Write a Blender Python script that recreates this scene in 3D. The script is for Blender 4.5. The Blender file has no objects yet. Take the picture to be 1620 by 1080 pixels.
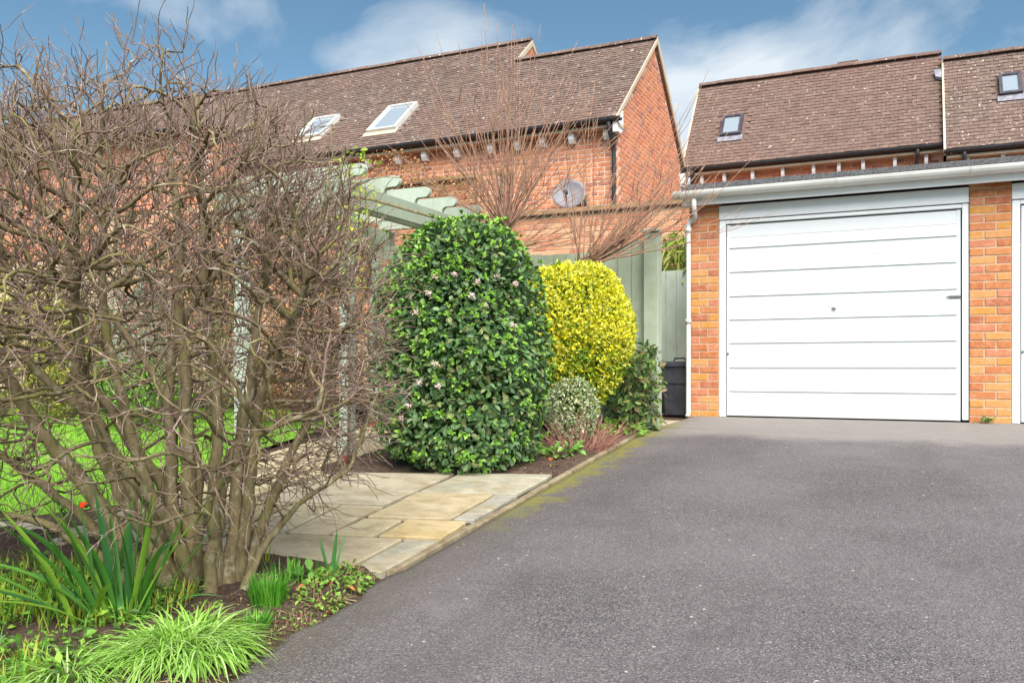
import bpy, math, random
import numpy as np
from mathutils import Vector, Matrix

random.seed(7)
RNG = np.random.default_rng(7)
SC = bpy.context.scene
COL = SC.collection
R = math.radians

# ------------------------------------------------------------------ camera
cam_d = bpy.data.cameras.new('camera')
cam = bpy.data.objects.new('camera', cam_d)
COL.objects.link(cam)
cam.location = (0, 0, 0.54)
cam.rotation_euler = (R(90), 0, R(25))
cam_d.sensor_width = 36
cam_d.lens = 36 * 1380 / 1620
cam_d.shift_y = 41 / 1620
cam_d.clip_start = 0.05
cam_d.clip_end = 2000
SC.camera = cam

# ------------------------------------------------------------------ light
SUN_AZ, SUN_EL = R(145), R(46)
SKY_STRENGTH = 0.05
SUN_STRENGTH = 2.6
EXPOSURE = 1.78
w = bpy.data.worlds.new('World')
SC.world = w
w.use_nodes = True
nt = w.node_tree
nt.nodes.clear()
N, L = nt.nodes.new, nt.links.new
sky = N('ShaderNodeTexSky')
sky.sky_type = 'NISHITA'
sky.sun_disc = False
sky.sun_elevation = SUN_EL
sky.sun_rotation = SUN_AZ
sky.air_density = 1.0
sky.dust_density = 0.0
sky.ozone_density = 1.2
sky.altitude = 1500
tc = N('ShaderNodeTexCoord')
sep = N('ShaderNodeSeparateXYZ')
L(tc.outputs['Generated'], sep.inputs[0])


def wmath(op, a, b=None, c=None):
    n = N('ShaderNodeMath')
    n.operation = op
    for i, v in enumerate((a, b, c)):
        if v is None:
            continue
        if isinstance(v, (int, float)):
            n.inputs[i].default_value = v
        else:
            L(v, n.inputs[i])
    return n.outputs[0]


zz = wmath('ADD', wmath('MAXIMUM', sep.outputs[2], 0.0), 0.22)
comb = N('ShaderNodeCombineXYZ')
L(wmath('DIVIDE', sep.outputs[0], zz), comb.inputs[0])
L(wmath('DIVIDE', sep.outputs[1], zz), comb.inputs[1])
comb.inputs[2].default_value = 14.4
nz = N('ShaderNodeTexNoise')
nz.inputs['Scale'].default_value = 1.9
nz.inputs['Detail'].default_value = 9
nz.inputs['Roughness'].default_value = 0.55
nz.inputs['Distortion'].default_value = 0.25
L(comb.outputs[0], nz.inputs['Vector'])
cr = N('ShaderNodeValToRGB')
cr.color_ramp.elements[0].position = 0.49
cr.color_ramp.elements[1].position = 0.74
cdir = N('ShaderNodeVectorMath')
cdir.operation = 'NORMALIZE'
L(tc.outputs['Generated'], cdir.inputs[0])


def bank(px_t, v_, width, amp):
    a_ = math.radians(25)
    d_ = Vector((-math.sin(a_) + px_t * math.cos(a_), math.cos(a_) + px_t * math.sin(a_), v_)).normalized()
    n = N('ShaderNodeVectorMath')
    n.operation = 'DOT_PRODUCT'
    L(cdir.outputs[0], n.inputs[0])
    n.inputs[1].default_value = d_
    r = N('ShaderNodeMapRange')
    r.interpolation_type = 'SMOOTHSTEP'
    r.inputs['From Min'].default_value = math.cos(width)
    r.inputs['From Max'].default_value = 1.0
    r.inputs['To Min'].default_value = 0.0
    r.inputs['To Max'].default_value = amp
    L(n.outputs['Value'], r.inputs['Value'])
    return r.outputs[0]


dens = nz.outputs['Fac']
for b_ in ((0.22, 0.29, 0.13, 0.20), (-0.12, 0.34, 0.12, 0.15)):
    dens = wmath('ADD', dens, bank(*b_))
L(dens, cr.inputs[0])
mixc = N('ShaderNodeMixRGB')
L(wmath('MULTIPLY', cr.outputs[0], 0.9), mixc.inputs[0])
tn = N('ShaderNodeMixRGB')
tn.blend_type = 'MULTIPLY'
tn.inputs[0].default_value = 1
tn.inputs[2].default_value = (0.72, 0.86, 0.79, 1)
L(sky.outputs[0], tn.inputs[1])
L(tn.outputs[0], mixc.inputs[1])
mixc.inputs[2].default_value = (5.2, 5.6, 5.9, 1)
bg = N('ShaderNodeBackground')
bg.inputs['Strength'].default_value = SKY_STRENGTH
L(mixc.outputs[0], bg.inputs['Color'])
wo = N('ShaderNodeOutputWorld')
L(bg.outputs[0], wo.inputs['Surface'])

sun_d = bpy.data.lights.new('sun', 'SUN')
sun = bpy.data.objects.new('sun', sun_d)
COL.objects.link(sun)
sun_d.energy = SUN_STRENGTH
sun_d.angle = R(55)
sun_d.color = (1.0, 0.965, 0.92)
sdir = Vector((math.sin(SUN_AZ) * math.cos(SUN_EL), math.cos(SUN_AZ) * math.cos(SUN_EL), math.sin(SUN_EL)))
sun.rotation_euler = (-sdir).to_track_quat('-Z', 'Y').to_euler()
sun.location = (3, -6, 12)
SC.view_settings.view_transform = 'Standard'
SC.view_settings.look = 'None'
SC.view_settings.exposure = EXPOSURE
SC.view_settings.gamma = 1.0
SC.view_settings.use_curve_mapping = False
SC.render.engine = 'CYCLES'
SC.cycles.max_bounces = 6
SC.cycles.transparent_max_bounces = 8
SC.cycles.use_denoising = True


# ------------------------------------------------------------------ helpers
def srgb(r, g, b):
    def f(c):
        c /= 255.0
        return c / 12.92 if c <= 0.04045 else ((c + 0.055) / 1.055) ** 2.4
    return (f(r), f(g), f(b), 1.0)


def G(y):
    """ground height: the drive climbs gently to the garage floor"""
    if y > 9.65:
        return 0.0
    if y < -6:
        return -0.0684 * 15.65
    return -0.0684 * (9.65 - y)


class NT:
    """small node-tree helper for materials"""

    def __init__(self, name):
        self.m = bpy.data.materials.new(name)
        self.m.use_nodes = True
        self.t = self.m.node_tree
        self.b = self.t.nodes['Principled BSDF']
        self.out = self.t.nodes['Material Output']

    def n(self, kind, **kw):
        nd = self.t.nodes.new(kind)
        for k, v in kw.items():
            setattr(nd, k, v)
        return nd

    def link(self, a, b):
        self.t.links.new(a, b)

    def put(self, sock, v):
        if hasattr(v, 'links') or hasattr(v, 'is_linked'):
            self.link(v, sock)
        else:
            sock.default_value = v

    def math(self, op, a, b=0.0, clamp=False):
        nd = self.n('ShaderNodeMath', operation=op)
        nd.use_clamp = clamp
        self.put(nd.inputs[0], a)
        self.put(nd.inputs[1], b)
        return nd.outputs[0]

    def coord(self, kind='Object'):
        return self.n('ShaderNodeTexCoord').outputs[kind]

    def pos(self):
        return self.n('ShaderNodeNewGeometry').outputs['Position']

    def noise(self, scale, detail=4, rough=0.55, vec=None, dist=0.0):
        nd = self.n('ShaderNodeTexNoise')
        nd.inputs['Scale'].default_value = scale
        nd.inputs['Detail'].default_value = detail
        nd.inputs['Roughness'].default_value = rough
        nd.inputs['Distortion'].default_value = dist
        self.link(vec if vec is not None else self.pos(), nd.inputs['Vector'])
        return nd.outputs['Fac']

    def voro(self, scale, vec=None, out='Distance'):
        nd = self.n('ShaderNodeTexVoronoi')
        nd.inputs['Scale'].default_value = scale
        self.link(vec if vec is not None else self.pos(), nd.inputs['Vector'])
        return nd.outputs[out]

    def ramp(self, fac, stops, interp='LINEAR'):
        nd = self.n('ShaderNodeValToRGB')
        nd.color_ramp.interpolation = interp
        el = nd.color_ramp.elements
        while len(el) < len(stops):
            el.new(0.5)
        for e, (p, c) in zip(el, stops):
            e.position = p
            e.color = c if len(c) == 4 else (*c, 1)
        self.link(fac, nd.inputs[0])
        return nd.outputs[0]

    def mix(self, fac, a, b, mode='MIX'):
        nd = self.n('ShaderNodeMixRGB', blend_type=mode)
        self.put(nd.inputs[0], fac)
        self.put(nd.inputs[1], a)
        self.put(nd.inputs[2], b)
        return nd.outputs[0]

    def rand(self):
        """random number per object and per mesh island"""
        a = self.n('ShaderNodeObjectInfo').outputs['Random']
        b = self.n('ShaderNodeNewGeometry').outputs['Random Per Island']
        return self.math('FRACT', self.math('ADD', a, b))

    def bump(self, h, strength=0.3, dist=0.01):
        nd = self.n('ShaderNodeBump')
        nd.inputs['Strength'].default_value = strength
        nd.inputs['Distance'].default_value = dist
        self.link(h, nd.inputs['Height'])
        self.link(nd.outputs[0], self.b.inputs['Normal'])

    def set(self, color=None, rough=0.7, spec=0.3):
        if color is not None:
            self.put(self.b.inputs['Base Color'], color)
        self.put(self.b.inputs['Roughness'], rough)
        self.b.inputs['Specular IOR Level'].default_value = spec
        return self.m


BW = [(0.0, (0, 0, 0, 1)), (1.0, (1, 1, 1, 1))]


def step(t, f, a, b):
    return t.ramp(f, [(a, (0, 0, 0, 1)), (b, (1, 1, 1, 1))])


def simple(name, c1, c2, scale, rough=0.7, bump=0.2, bscale=None, spec=0.3):
    t = NT(name)
    f = t.noise(scale, 6)
    col = t.mix(step(t, f, 0.35, 0.65), c1, c2)
    if bump:
        t.bump(t.noise(bscale or scale * 3, 5), bump, 0.01)
    return t.set(col, rough, spec)


def mat_brick(name, cols, speck=0.25):
    t = NT(name)
    r = t.rand()
    n = len(cols)
    c = t.ramp(r, [(i / n, cols[i]) for i in range(n)], 'CONSTANT')
    f = t.noise(14, 6, 0.7)
    c = t.mix(t.math('MULTIPLY', step(t, f, 0.45, 0.75), 0.45), c, srgb(222, 170, 135))
    f2 = t.noise(40, 4, 0.6)
    c = t.mix(t.math('MULTIPLY', step(t, f2, 0.55, 0.7), speck), c, srgb(110, 70, 60))
    t.bump(t.noise(70, 4), 0.5, 0.006)
    return t.set(c, 0.88, 0.2)


def mat_leaf(name, rough=0.38, trans=0.25, spec=0.45, two=None):
    """leaf colour comes from the per-leaf 'tint' attribute of the plant"""
    t = NT(name)
    at = t.n('ShaderNodeAttribute')
    at.attribute_name = 'tint'
    c = at.outputs['Color']
    f = t.noise(35, 3)
    c = t.mix(t.math('MULTIPLY', f, 0.35), c, (0.3, 0.33, 0.1, 1), 'MULTIPLY')
    t.set(c, rough, spec)
    if trans:
        tr = t.n('ShaderNodeBsdfTranslucent')
        t.link(c, tr.inputs['Color'])
        mx = t.n('ShaderNodeMixShader')
        mx.inputs[0].default_value = trans
        t.link(t.b.outputs[0], mx.inputs[1])
        t.link(tr.outputs[0], mx.inputs[2])
        t.link(mx.outputs[0], t.out.inputs['Surface'])
    return t.m


def mat_bark(name, a, b, c, d, sc=1.0):
    t = NT(name)
    mp = t.n('ShaderNodeMapping')
    mp.inputs['Scale'].default_value = (1, 1, 0.25)
    t.link(t.pos(), mp.inputs[0])
    f = t.noise(45 * sc, 6, 0.65, mp.outputs[0])
    col = t.mix(step(t, f, 0.35, 0.65), a, b)
    g = t.noise(5 * sc, 5, 0.6)
    col = t.mix(t.math('MULTIPLY', step(t, g, 0.5, 0.66), 0.75), col, c)
    h = t.noise(19 * sc, 5, 0.6)
    col = t.mix(t.math('MULTIPLY', step(t, h, 0.56, 0.68), 0.7), col, d)
    t.bump(f, 0.6, 0.008)
    return t.set(col, 0.85, 0.2)


def mat_paint(name, c, dirt, amount=0.35, rough=0.55, grain=True):
    t = NT(name)
    f = t.noise(3.0, 7, 0.65)
    col = t.mix(t.math('MULTIPLY', step(t, f, 0.42, 0.75), amount), c, dirt)
    if grain:
        mp = t.n('ShaderNodeMapping')
        mp.inputs['Scale'].default_value = (8, 8, 0.6)
        t.link(t.pos(), mp.inputs[0])
        g = t.noise(9, 5, 0.6, mp.outputs[0])
        col = t.mix(t.math('MULTIPLY', step(t, g, 0.5, 0.8), amount * 0.6), col, dirt)
        t.bump(g, 0.15, 0.004)
    r = t.rand()
    col = t.mix(t.math('MULTIPLY', r, 0.12), col, dirt)
    return t.set(col, rough, 0.3)


def mat_tiles(name, base, lichen=0.3):
    t = NT(name)
    r = t.rand()
    n = len(base)
    c = t.ramp(r, [(i / (n - 1), base[i]) for i in range(n)])
    big = t.noise(0.6, 4)
    c = t.mix(t.math('MULTIPLY', step(t, big, 0.45, 0.7), 0.35), c, srgb(120, 90, 80))
    f = t.noise(9, 5, 0.65)
    c = t.mix(t.math('MULTIPLY', step(t, f, 0.5, 0.7), 0.35), c, srgb(150, 128, 114))
    s = t.noise(17, 2, 0.5)
    c = t.mix(step(t, s, 0.70 - lichen * 0.12, 0.74 - lichen * 0.12), c, srgb(205, 195, 178))
    t.bump(t.noise(50, 3), 0.4, 0.006)
    return t.set(c, 0.92, 0.15)


M = {}
M['brick_garage'] = mat_brick('brick_garage', [srgb(178, 112, 72), srgb(184, 122, 76), srgb(164, 98, 70), srgb(188, 132, 66), srgb(182, 116, 86), srgb(172, 104, 64), srgb(190, 138, 84)], 0.4)
M['brick_house'] = mat_brick('brick_house', [srgb(196, 122, 86), srgb(204, 134, 94), srgb(178, 108, 82), srgb(206, 140, 98), srgb(164, 106, 88), srgb(200, 126, 86)], 0.2)
M['brick_gable'] = mat_brick('brick_gable', [srgb(198, 122, 86), srgb(204, 132, 92), srgb(194, 116, 82), srgb(164, 106, 90), srgb(202, 128, 88), srgb(200, 124, 90)], 0.15)
M['brick_buff'] = mat_brick('brick_buff', [srgb(190, 134, 102), srgb(198, 144, 110), srgb(184, 122, 92), srgb(202, 154, 120), srgb(178, 114, 88)], 0.2)
M['mortar'] = simple('mortar', srgb(196, 168, 140), srgb(176, 146, 120), 12, 0.95, 0.4, 60)
M['mortar_white'] = simple('mortar_white', srgb(220, 192, 174), srgb(200, 168, 148), 12, 0.95, 0.4, 60)
M['tile'] = mat_tiles('roof_tile', [srgb(98, 82, 75), srgb(114, 97, 89), srgb(104, 88, 80), srgb(122, 105, 96)], 0.3)
M['tile_red'] = mat_tiles('roof_tile_red', [srgb(102, 83, 75), srgb(114, 94, 86), srgb(106, 87, 79), srgb(120, 100, 91)], 0.05)
M['felt'] = simple('felt', srgb(70, 70, 72), srgb(110, 110, 110), 60, 0.95, 0.6, 120)
M['white_paint'] = mat_paint('white_paint', (0.80, 0.82, 0.82, 1), srgb(205, 205, 198), 0.25, 0.45, False)
M['door_paint'] = mat_paint('door_paint', (0.76, 0.785, 0.79, 1), srgb(205, 204, 198), 0.3, 0.35, False)
t = NT('door_paint')
sz_ = t.n('ShaderNodeSeparateXYZ')
t.link(t.pos(), sz_.inputs[0])
low = t.math('SUBTRACT', 1.0, step(t, t.math('ADD', sz_.outputs[2], t.math('MULTIPLY', t.noise(4, 5), 0.35)), 0.12, 0.55))
c = t.mix(t.math('MULTIPLY', low, 0.34), (0.69, 0.71, 0.708, 1), srgb(176, 170, 156))
c = t.mix(t.math('MULTIPLY', step(t, t.noise(2.2, 6, 0.6), 0.5, 0.75), 0.14), c, srgb(190, 190, 182))
c = t.mix(t.math('MULTIPLY', step(t, t.noise(34, 4, 0.6), 0.68, 0.74), 0.35), c, srgb(150, 146, 138))
M['door_paint'] = t.set(c, 0.33, 0.35)
M['cream_paint'] = mat_paint('cream_paint', srgb(200, 184, 160), srgb(156, 134, 112), 0.5, 0.55, False)
M['grey_plastic'] = mat_paint('grey_plastic', srgb(206, 206, 200), srgb(150, 146, 138), 0.35, 0.4, False)
M['black_plastic'] = simple('black_plastic', srgb(44, 44, 48), srgb(58, 57, 60), 20, 0.5, 0.15, 80)
M['bin_plastic'] = simple('bin_plastic', srgb(50, 50, 56), srgb(66, 66, 70), 9, 0.45, 0.12, 90)
M['dark_frame'] = simple('dark_frame', srgb(58, 52, 62), srgb(80, 74, 82), 8, 0.4, 0)
M['lead'] = simple('lead', srgb(150, 150, 158), srgb(115, 112, 120), 9, 0.6, 0.2)
M['metal'] = simple('metal', srgb(150, 150, 150), srgb(110, 108, 105), 30, 0.35, 0)
M['metal'].node_tree.nodes['Principled BSDF'].inputs['Metallic'].default_value = 0.8
M['dish'] = simple('dish_grey', srgb(112, 110, 116), srgb(128, 126, 130), 9, 0.5, 0)
M['sage'] = mat_paint('sage_paint', srgb(156, 166, 146), srgb(116, 122, 96), 0.6)
M['sage_pale'] = mat_paint('sage_pale', srgb(178, 188, 172), srgb(132, 138, 112), 0.6)
M['red_wood'] = simple('red_wood', srgb(150, 72, 58), srgb(120, 58, 46), 18, 0.7, 0.3)
M['soil'] = None
t = NT('soil')
f = t.noise(18, 8, 0.7)
c = t.mix(step(t, f, 0.35, 0.65), srgb(74, 60, 52), srgb(108, 90, 78))
g = t.voro(70)
c = t.mix(t.math('MULTIPLY', step(t, g, 0.35, 0.6), 0.5), c, srgb(60, 48, 42))
h = t.noise(3, 4)
c = t.mix(t.math('MULTIPLY', step(t, h, 0.52, 0.7), 0.4), c, srgb(92, 90, 58))
t.bump(t.noise(45, 8, 0.7), 0.9, 0.02)
M['soil'] = t.set(c, 0.97, 0.1)
t = NT('turf_base')
M['turf'] = t.set(t.mix(t.noise(6, 5), srgb(104, 150, 44), srgb(128, 170, 60)), 0.95, 0.1)
# asphalt: aggregate speckle, moss along the edging, paler worn apron by the garage
t = NT('asphalt')
p = t.pos()
sp = t.n('ShaderNodeSeparateXYZ')
t.link(p, sp.inputs[0])
X_, Y_ = sp.outputs[0], sp.outputs[1]
v = t.voro(190, None, 'Color')
vs = t.n('ShaderNodeSeparateColor')
t.link(v, vs.inputs[0])
c = t.ramp(vs.outputs[0], [(0, srgb(58, 54, 54)), (0.5, srgb(92, 87, 87)), (0.92, srgb(116, 110, 109)), (1.0, srgb(150, 145, 141))])
v2 = t.n('ShaderNodeSeparateColor')
t.link(t.voro(38, None, 'Color'), v2.inputs[0])
dd = t.voro(38)
fleck = t.math('MULTIPLY', t.math('GREATER_THAN', v2.outputs[0], 0.991), t.math('LESS_THAN', t.math('ADD', dd, t.math('MULTIPLY', t.math('SUBTRACT', t.noise(90, 3), 0.5), 0.5)), 0.26))
c = t.mix(t.math('MULTIPLY', fleck, 0.8), c, srgb(200, 196, 188))
big = t.noise(0.9, 6, 0.6)
c = t.mix(t.math('MULTIPLY', step(t, big, 0.35, 0.7), 0.34), c, srgb(134, 125, 126))
mpt = t.n('ShaderNodeMapping')
mpt.inputs['Scale'].default_value = (1.5, 0.22, 1)
t.link(p, mpt.inputs[0])
trk = t.noise(1.1, 5, 0.55, mpt.outputs[0])
c = t.mix(t.math('MULTIPLY', step(t, trk, 0.5, 0.7), 0.3), c, srgb(66, 60, 62))
oil = t.noise(1.7, 3, 0.4)
c = t.mix(t.math('MULTIPLY', step(t, oil, 0.66, 0.78), 0.16), c, srgb(52, 48, 50))
big2 = t.noise(2.3, 6, 0.65)
c = t.mix(t.math('MULTIPLY', step(t, big2, 0.52, 0.72), 0.35), c, srgb(76, 70, 70))
ap = t.math('ADD', Y_, t.math('MULTIPLY', t.math('SUBTRACT', t.noise(1.6, 5, 0.6), 0.5), 1.1))
apm = step(t, t.math('DIVIDE', ap, 20.0), 0.393, 0.412)
apc = t.mix(t.noise(7, 5), srgb(156, 149, 140), srgb(132, 126, 120))
c = t.mix(t.math('MULTIPLY', apm, 0.6), c, apc)
edge = t.math('ADD', X_, t.math('MULTIPLY', Y_, 0.045))   # about -2.06 along the edging
en = t.math('ADD', t.math('MULTIPLY', edge, -1.0), t.math('MULTIPLY', t.math('SUBTRACT', t.noise(5.5, 7, 0.7), 0.5), 1.0))
em = step(t, t.math('DIVIDE', en, 4.0), 0.455, 0.50)
yband = t.math('MULTIPLY', step(t, t.math('DIVIDE', Y_, 12.0), 0.34, 0.42), t.math('SUBTRACT', 1.0, step(t, t.math('DIVIDE', Y_, 12.0), 0.755, 0.785)))
mossf = t.math('MULTIPLY', t.math('MULTIPLY', em, yband), step(t, t.noise(26, 6, 0.7), 0.34, 0.48))
mossc = t.mix(t.noise(40, 4), srgb(160, 156, 26), srgb(120, 118, 44))
c = t.mix(t.math('MULTIPLY', mossf, 0.85), c, mossc)
dirtf = t.math('MULTIPLY', step(t, t.math('DIVIDE', en, 4.0), 0.42, 0.49), 0.4)
c = t.mix(dirtf, c, srgb(92, 84, 66))
t.bump(t.math('ADD', t.voro(150), t.math('MULTIPLY', t.noise(60, 4), 0.5)), 0.7, 0.006)
M['asphalt'] = t.set(c, 0.85, 0.3)
t = NT('sandstone')
r = t.rand()
c = t.ramp(r, [(0, srgb(172, 160, 134)), (0.2, srgb(150, 146, 134)), (0.4, srgb(184, 160, 112)), (0.6, srgb(168, 156, 132)), (0.8, srgb(146, 144, 128)), (1, srgb(176, 162, 126))])
mp = t.n('ShaderNodeMapping')
mp.inputs['Rotation'].default_value = (0, 0, 0.5)
mp.inputs['Scale'].default_value = (1, 2.4, 1)
t.link(t.pos(), mp.inputs[0])
f = t.noise(3.2, 7, 0.6, mp.outputs[0], 0.8)
c = t.mix(t.math('MULTIPLY', step(t, f, 0.42, 0.68), 0.5), c, srgb(204, 190, 162))
f = t.noise(6, 7, 0.65)
c = t.mix(t.math('MULTIPLY', step(t, f, 0.48, 0.66), 0.7), c, srgb(138, 122, 86))
f = t.noise(60, 4, 0.6)
c = t.mix(t.math('MULTIPLY', step(t, f, 0.55, 0.7), 0.25), c, srgb(140, 128, 108))
t.bump(t.noise(9, 7, 0.6), 0.35, 0.012)
M['sandstone'] = t.set(c, 0.85, 0.25)
M['joint'] = simple('joint', srgb(56, 47, 36), srgb(78, 68, 50), 22, 0.97, 0.5)
M['edging'] = simple('edging', srgb(150, 136, 108), srgb(116, 102, 78), 9, 0.92, 0.5, 40)
M['concrete'] = simple('concrete', srgb(190, 178, 150), srgb(160, 148, 124), 6, 0.92, 0.4, 40)
t = NT('skylight_glass')
t.set((0.55, 0.62, 0.66, 1), 0.08, 0.9)
t.b.inputs['Metallic'].default_value = 0.55
M['glass'] = t.m
M['leaf'] = mat_leaf('leaf_glossy', 0.5, 0.28, 0.35)
M['leaf_matt'] = mat_leaf('leaf_matt', 0.5, 0.3, 0.35)
M['blade'] = mat_leaf('grass_blade', 0.42, 0.35, 0.4)
M['dry_leaf'] = mat_leaf('dry_leaf', 0.8, 0.15, 0.15)
M['bark'] = mat_bark('bark', srgb(96, 84, 60), srgb(136, 122, 90), srgb(124, 118, 66), srgb(166, 160, 134))
M['twig'] = mat_bark('twig_bark', srgb(112, 88, 80), srgb(148, 126, 112), srgb(130, 114, 82), srgb(206, 192, 176))
M['whip'] = mat_bark('whip_bark', srgb(132, 98, 82), srgb(160, 124, 104), srgb(156, 128, 98), srgb(198, 168, 142))
M['dead_stem'] = mat_bark('dead_stem', srgb(140, 96, 84), srgb(170, 124, 108), srgb(132, 90, 76), srgb(192, 152, 134))
M['petal'] = simple('petal', srgb(214, 200, 190), srgb(176, 138, 128), 60, 0.6, 0)
M['red_plastic'] = simple('red_plastic', srgb(214, 52, 24), srgb(230, 80, 30), 30, 0.4, 0)


def link(ob, parent=None):
    COL.objects.link(ob)
    if parent is not None:
        ob.parent = parent
    return ob


def tag(o, label=None, cat=None, group=None, kind=None):
    if label:
        o['label'] = label
    if cat:
        o['category'] = cat
    if group:
        o['group'] = group
    if kind:
        o['kind'] = kind
    return o


def empty(name, loc=(0, 0, 0)):
    o = bpy.data.objects.new(name, None)
    o.empty_display_size = 0.1
    o.location = loc
    return link(o)


class MB:
    """collects shapes, links them as one mesh (world coordinates unless parent moved)"""

    def __init__(self):
        self.v, self.f, self.n, self.t = [], [], 0, []

    def add(self, v, f, tint=None):
        v = np.asarray(v, float).reshape(-1, 3)
        self.v.append(v)
        for a in f:
            a = np.asarray(a, int)
            if a.size:
                self.f.append(a + self.n)
        self.n += len(v)
        if tint is not None:
            tint = np.asarray(tint, float)
            if tint.ndim == 1:
                tint = np.tile(tint[:3], (len(v), 1))
            self.t.append(tint[:, :3])
        return self

    def box(self, a, b):
        (x0, y0, z0), (x1, y1, z1) = a, b
        v = [(x0, y0, z0), (x1, y0, z0), (x1, y1, z0), (x0, y1, z0), (x0, y0, z1), (x1, y0, z1), (x1, y1, z1), (x0, y1, z1)]
        f = [[0, 3, 2, 1], [4, 5, 6, 7], [0, 1, 5, 4], [1, 2, 6, 5], [2, 3, 7, 6], [3, 0, 4, 7]]
        return self.add(v, [np.array(f)])

    def bbox(self, a, b, e):
        """box with chamfered edges"""
        (x0, y0, z0), (x1, y1, z1) = a, b
        vs, idx = [], {}
        for ix, (xa, xb) in enumerate(((x0, x0 + e), (x1, x1 - e))):
            for iy, (ya, yb) in enumerate(((y0, y0 + e), (y1, y1 - e))):
                for iz, (za, zb) in enumerate(((z0, z0 + e), (z1, z1 - e))):
                    for ax, p in (('x', (xa, yb, zb)), ('y', (xb, ya, zb)), ('z', (xb, yb, za))):
                        idx[(ix, iy, iz, ax)] = len(vs)
                        vs.append(p)
        q, tr = [], []
        I = idx
        for s in (0, 1):
            q.append([I[(s, 0, 0, 'x')], I[(s, 1, 0, 'x')], I[(s, 1, 1, 'x')], I[(s, 0, 1, 'x')]])
            q.append([I[(0, s, 0, 'y')], I[(1, s, 0, 'y')], I[(1, s, 1, 'y')], I[(0, s, 1, 'y')]])
            q.append([I[(0, 0, s, 'z')], I[(1, 0, s, 'z')], I[(1, 1, s, 'z')], I[(0, 1, s, 'z')]])
        for a in (0, 1):
            for b_ in (0, 1):
                q.append([I[(a, b_, 0, 'x')], I[(a, b_, 1, 'x')], I[(a, b_, 1, 'y')], I[(a, b_, 0, 'y')]])
                q.append([I[(a, 0, b_, 'x')], I[(a, 1, b_, 'x')], I[(a, 1, b_, 'z')], I[(a, 0, b_, 'z')]])
                q.append([I[(0, a, b_, 'y')], I[(1, a, b_, 'y')], I[(1, a, b_, 'z')], I[(0, a, b_, 'z')]])
                for c_ in (0, 1):
                    tr.append([I[(a, b_, c_, 'x')], I[(a, b_, c_, 'y')], I[(a, b_, c_, 'z')]])
        return self.add(vs, [np.array(q), np.array(tr)])

    def prism(self, poly, d):
        """poly: list of 3D points, extruded by vector d"""
        n = len(poly)
        P = np.array(poly, float)
        v = np.vstack([P, P + np.array(d)])
        sides = np.array([[i, (i + 1) % n, n + (i + 1) % n, n + i] for i in range(n)])
        fs = [sides]
        fs.append(np.array([list(range(n))[::-1]]))
        fs.append(np.array([list(range(n, 2 * n))]))
        return self.add(v, fs)

    def tube(self, path, rad, sides=6, cap=True, tint=None):
        P = np.asarray(path, float)
        n = len(P)
        rad = np.broadcast_to(np.asarray(rad, float), (n,))
        T = np.gradient(P, axis=0)
        T /= np.linalg.norm(T, axis=1)[:, None] + 1e-9
        ref = np.array([0.37, 0.21, 0.9]) if abs(T[0, 2]) < 0.8 else np.array([0.9, 0.37, 0.1])
        U = np.cross(T, ref)
        U /= np.linalg.norm(U, axis=1)[:, None] + 1e-9
        W = np.cross(T, U)
        a = np.arange(sides) * 2 * math.pi / sides
        ring = np.cos(a)[None, :, None] * U[:, None, :] + np.sin(a)[None, :, None] * W[:, None, :]
        v = P[:, None, :] + ring * rad[:, None, None]
        i = np.arange(n - 1)[:, None] * sides
        j = np.arange(sides)[None, :]
        j2 = (j + 1) % sides
        q = np.stack([i + j, i + j2, i + j2 + sides, i + j + sides], -1).reshape(-1, 4)
        fs = [q]
        if cap:
            fs.append(np.array([list(range(sides))[::-1]]))
            fs.append(np.array([[(n - 1) * sides + k_ for k_ in range(sides)]]))
        return self.add(v.reshape(-1, 3), fs, tint)

    def mesh(self, name, smooth=False):
        me = bpy.data.meshes.new(name)
        V = np.vstack(self.v)
        me.vertices.add(len(V))
        me.vertices.foreach_set('co', V.astype(np.float32).ravel())
        loops = np.concatenate([f.ravel() for f in self.f]).astype(np.int32)
        tot = np.concatenate([np.full(len(f), f.shape[1]) for f in self.f]).astype(np.int32)
        start = np.concatenate([[0], np.cumsum(tot)[:-1]]).astype(np.int32)
        me.loops.add(len(loops))
        me.loops.foreach_set('vertex_index', loops)
        me.polygons.add(len(tot))
        me.polygons.foreach_set('loop_start', start)
        me.polygons.foreach_set('loop_total', tot)
        me.polygons.foreach_set('use_smooth', np.full(len(tot), bool(smooth)))
        me.update(calc_edges=True)
        me.validate()
        if self.t:
            T = np.vstack(self.t)
            ca = me.color_attributes.new('tint', 'FLOAT_COLOR', 'POINT')
            ca.data.foreach_set('color', np.hstack([T, np.ones((len(T), 1))]).astype(np.float32).ravel())
        return me

    def build(self, name, mat, parent=None, smooth=False, kind=None):
        me = self.mesh(name, smooth)
        me.materials.append(mat)
        o = link(bpy.data.objects.new(name, me), parent)
        if parent is not None:
            o.matrix_parent_inverse = Matrix.Translation(-parent.location) if parent.location.length else Matrix()
        if kind:
            o['kind'] = kind
        return o


def inst(name, me, parent, mat4):
    o = bpy.data.objects.new(name, me)
    link(o, parent)
    if parent is not None and parent.location.length:
        o.matrix_parent_inverse = Matrix.Translation(-parent.location)
    o.matrix_basis = mat4
    return o


# ------------------------------------------------------------------ setting: ground, drive, lawn, beds, paving
def sheet(xs, ys, zf):
    X, Y = np.meshgrid(xs, ys)
    Z = np.vectorize(zf)(X, Y)
    v = np.stack([X, Y, Z], -1).reshape(-1, 3)
    nx, ny = len(xs), len(ys)
    i, j = np.meshgrid(np.arange(nx - 1), np.arange(ny - 1))
    a = (j * nx + i).ravel()
    return v, np.stack([a, a + 1, a + 1 + nx, a + nx], -1)


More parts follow.
